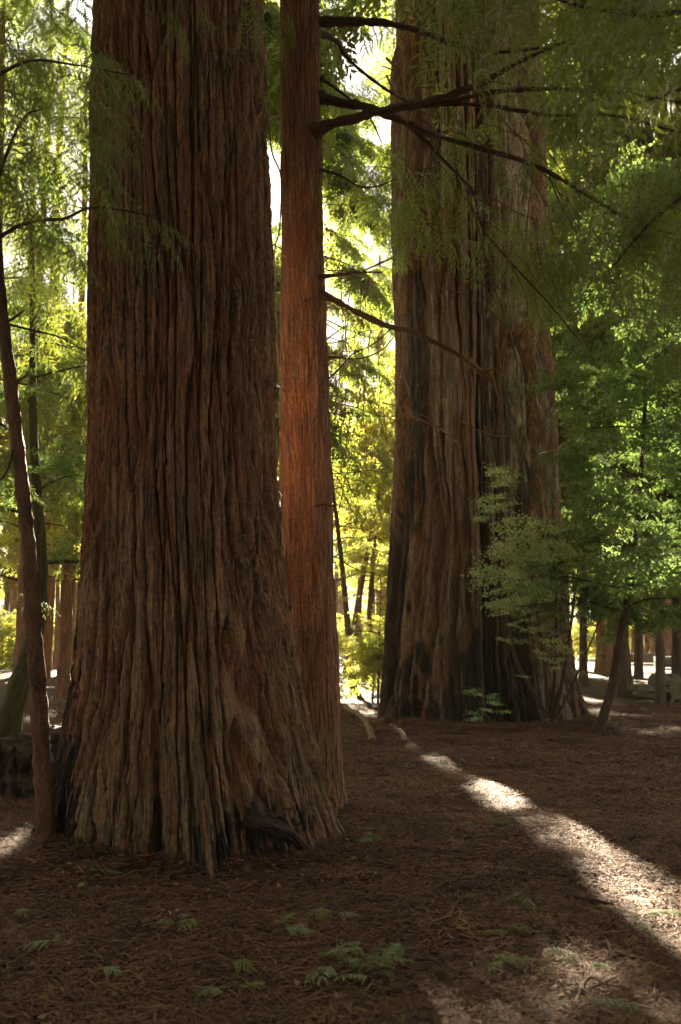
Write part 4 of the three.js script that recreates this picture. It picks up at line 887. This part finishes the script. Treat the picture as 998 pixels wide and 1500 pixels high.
{
  const stick = (label, pts, w, mat, lift = 0.04) => { const v = pts.map(([x, y, h = 0]) => { const p = onGround(x, y); p.y += lift + h; return p; }); tag(part(numbered('fallen_twig'), limb(v, w * 1.35, w * 0.7, 7, v.length * 8, 0.3, pts[0][0]), mat, scene), label, 'twig'); };
  stick('pale forked twig curving over the dark litter', [[845, 1482], [852, 1464], [866, 1455, 0.03], [888, 1462, 0.02], [925, 1464]], 0.006, M.pale);
  stick('short pale twig touching the pale forked twig', [[862, 1462], [884, 1461, 0.02], [905, 1455, 0.03]], 0.005, M.pale);
  stick('slender curved twig reaching from the charred foot of the massive redwood', [[336, 1330], [338, 1300], [352, 1276, 0.02], [400, 1262]], 0.006, M.grey);
  stick('brown curved twig lying below the slender curved twig', [[322, 1390], [332, 1372], [350, 1345], [380, 1322]], 0.008, M.limb);
  stick('straight dark stick on the litter beside the broad light streak', [[830, 1322], [862, 1328], [898, 1335]], 0.012, M.limb);
  stick('short tan stick lying below the straight dark stick', [[904, 1408], [930, 1414], [953, 1422]], 0.008, M.pale);
  stick('long thin bent twig beside the large green sprig', [[610, 1418], [640, 1432, 0.03], [668, 1460], [692, 1490]], 0.006, M.grey);
  stick('thin twig lying over the roots of the slender redwood', [[486, 1178], [500, 1182, 0.01], [512, 1190]], 0.01, M.grey);
  // green sprigs dropped from above
  const r = rng(711), fg = [spray(rng(81), 0.34, 13).geo(), spray(rng(82), 0.26, 10).geo(), spray(rng(83), 0.4, 15).geo()];
  const gm = [leaf(0.13, 0.18, 0.06, 0.2), leaf(0.22, 0.28, 0.15, 0.2), leaf(0.18, 0.2, 0.07, 0.2)];
  const SP = 'small green redwood sprigs dropped on the litter';
  const sprig = (x, y, n, s, label, spread = 0.12) => {
    const p = onGround(x, y); p.y += 0.035; const t = thing('redwood_sprig', label ?? 'small green redwood sprig lying on the brown litter', 'sprig', label ? undefined : SP, p);
    for (let i = 0; i < n; i++) { const m = part('spray', fg[i % 3], gm[(i + Math.floor(r() * 3)) % 3], t); m.position.set((r() - 0.5) * spread, 0.02 + 0.05 * r() * (n > 4 ? 1.8 : 0.5), (r() - 0.5) * spread); m.rotation.set((r() - 0.5) * 0.8, r() * TAU, 0.1 + 0.35 * r(), 'YZX'); m.scale.setScalar(s * (0.3 + 0.45 * r())); }
  };
  sprig(555, 1440, 22, 0.55, 'large heap of green redwood sprigs beside the long thin bent twig', 0.34);
  for (const [x, y, n, s] of [[555, 1240, 4, 0.6], [520, 1228, 2, 0.5], [500, 1355, 2, 0.6], [420, 1375, 3, 0.6], [270, 1365, 3, 0.6], [345, 1430, 2, 0.6], [335, 1475, 3, 0.6], [765, 1332, 3, 0.5], [750, 1380, 3, 0.6], [735, 1425, 3, 0.6], [945, 1365, 4, 0.8], [860, 1490, 3, 0.6], [150, 1290, 2, 0.6], [130, 1310, 2, 0.4], [85, 1400, 2, 0.6], [660, 1220, 2, 0.6], [760, 1222, 1, 0.5], [640, 1130, 2, 0.5], [590, 1130, 2, 0.6], [850, 1430, 2, 0.6], [160, 1440, 2, 0.6], [700, 1212, 1, 0.6], [470, 1440, 3, 0.7], [30, 1345, 2, 0.6]]) sprig(x, y, n, s);
}
// thin vines that hang on the two front trunks
{
  const vine = (label, pts, w) => tag(part(numbered('vine'), limb(pts.map(([x, y, d]) => at(x, y, d)), w, w * 0.6, 5, pts.length * 7), new THREE.MeshStandardMaterial({ color: lin(0.11, 0.09, 0.06), roughness: 0.9 }), scene), label, 'vine');
  vine('thin looping vine crossing the rim of the massive trunk to the slender one', [[363, 480, 7.35], [366, 430, 7.36], [378, 385, 7.4], [395, 368, 7.6], [412, 372, 8.2], [440, 395, 8.9], [466, 412, 9.22]], 0.006);
  vine('fine pale vine trailing down the middle of the massive trunk', [[405, 555, 7.6], [370, 560, 7.32], [340, 575, 7.22], [318, 640, 7.16], [298, 670, 7.12], [280, 705, 7.1], [276, 740, 7.09], [280, 758, 7.09]], 0.0035);
  vine('grey-green vine drooping along the right-angled joint of the two front trunks'.replace('right-angled joint', 'gap'), [[393, 175, 8.4], [398, 220, 8.6], [412, 262, 9.2], [410, 330, 9.2], [402, 372, 8.6], [404, 460, 8.2], [414, 600, 8.4], [430, 690, 9.2]], 0.009);
  vine('thin vine bowing across the orange-lit part of the slender trunk', [[405, 565, 8.4], [418, 575, 9.0], [428, 600, 9.2], [445, 618, 9.2], [468, 626, 9.22]], 0.006);
  vine('short grey branchlet bridging from the massive trunk to the slender one', [[392, 178, 8.2], [402, 172, 8.7], [412, 170, 9.3]], 0.018);
  vine('fine dry vine crawling over the upper slender trunk', [[424, 30, 9.25], [432, 60, 9.22], [425, 95, 9.22], [430, 130, 9.22], [424, 165, 9.22]], 0.005);
}
console.log('done', crownSum.n);
scene.fog = new THREE.FogExp2(0xfff0cc, 0.0004);
renderer.render(scene, camera);
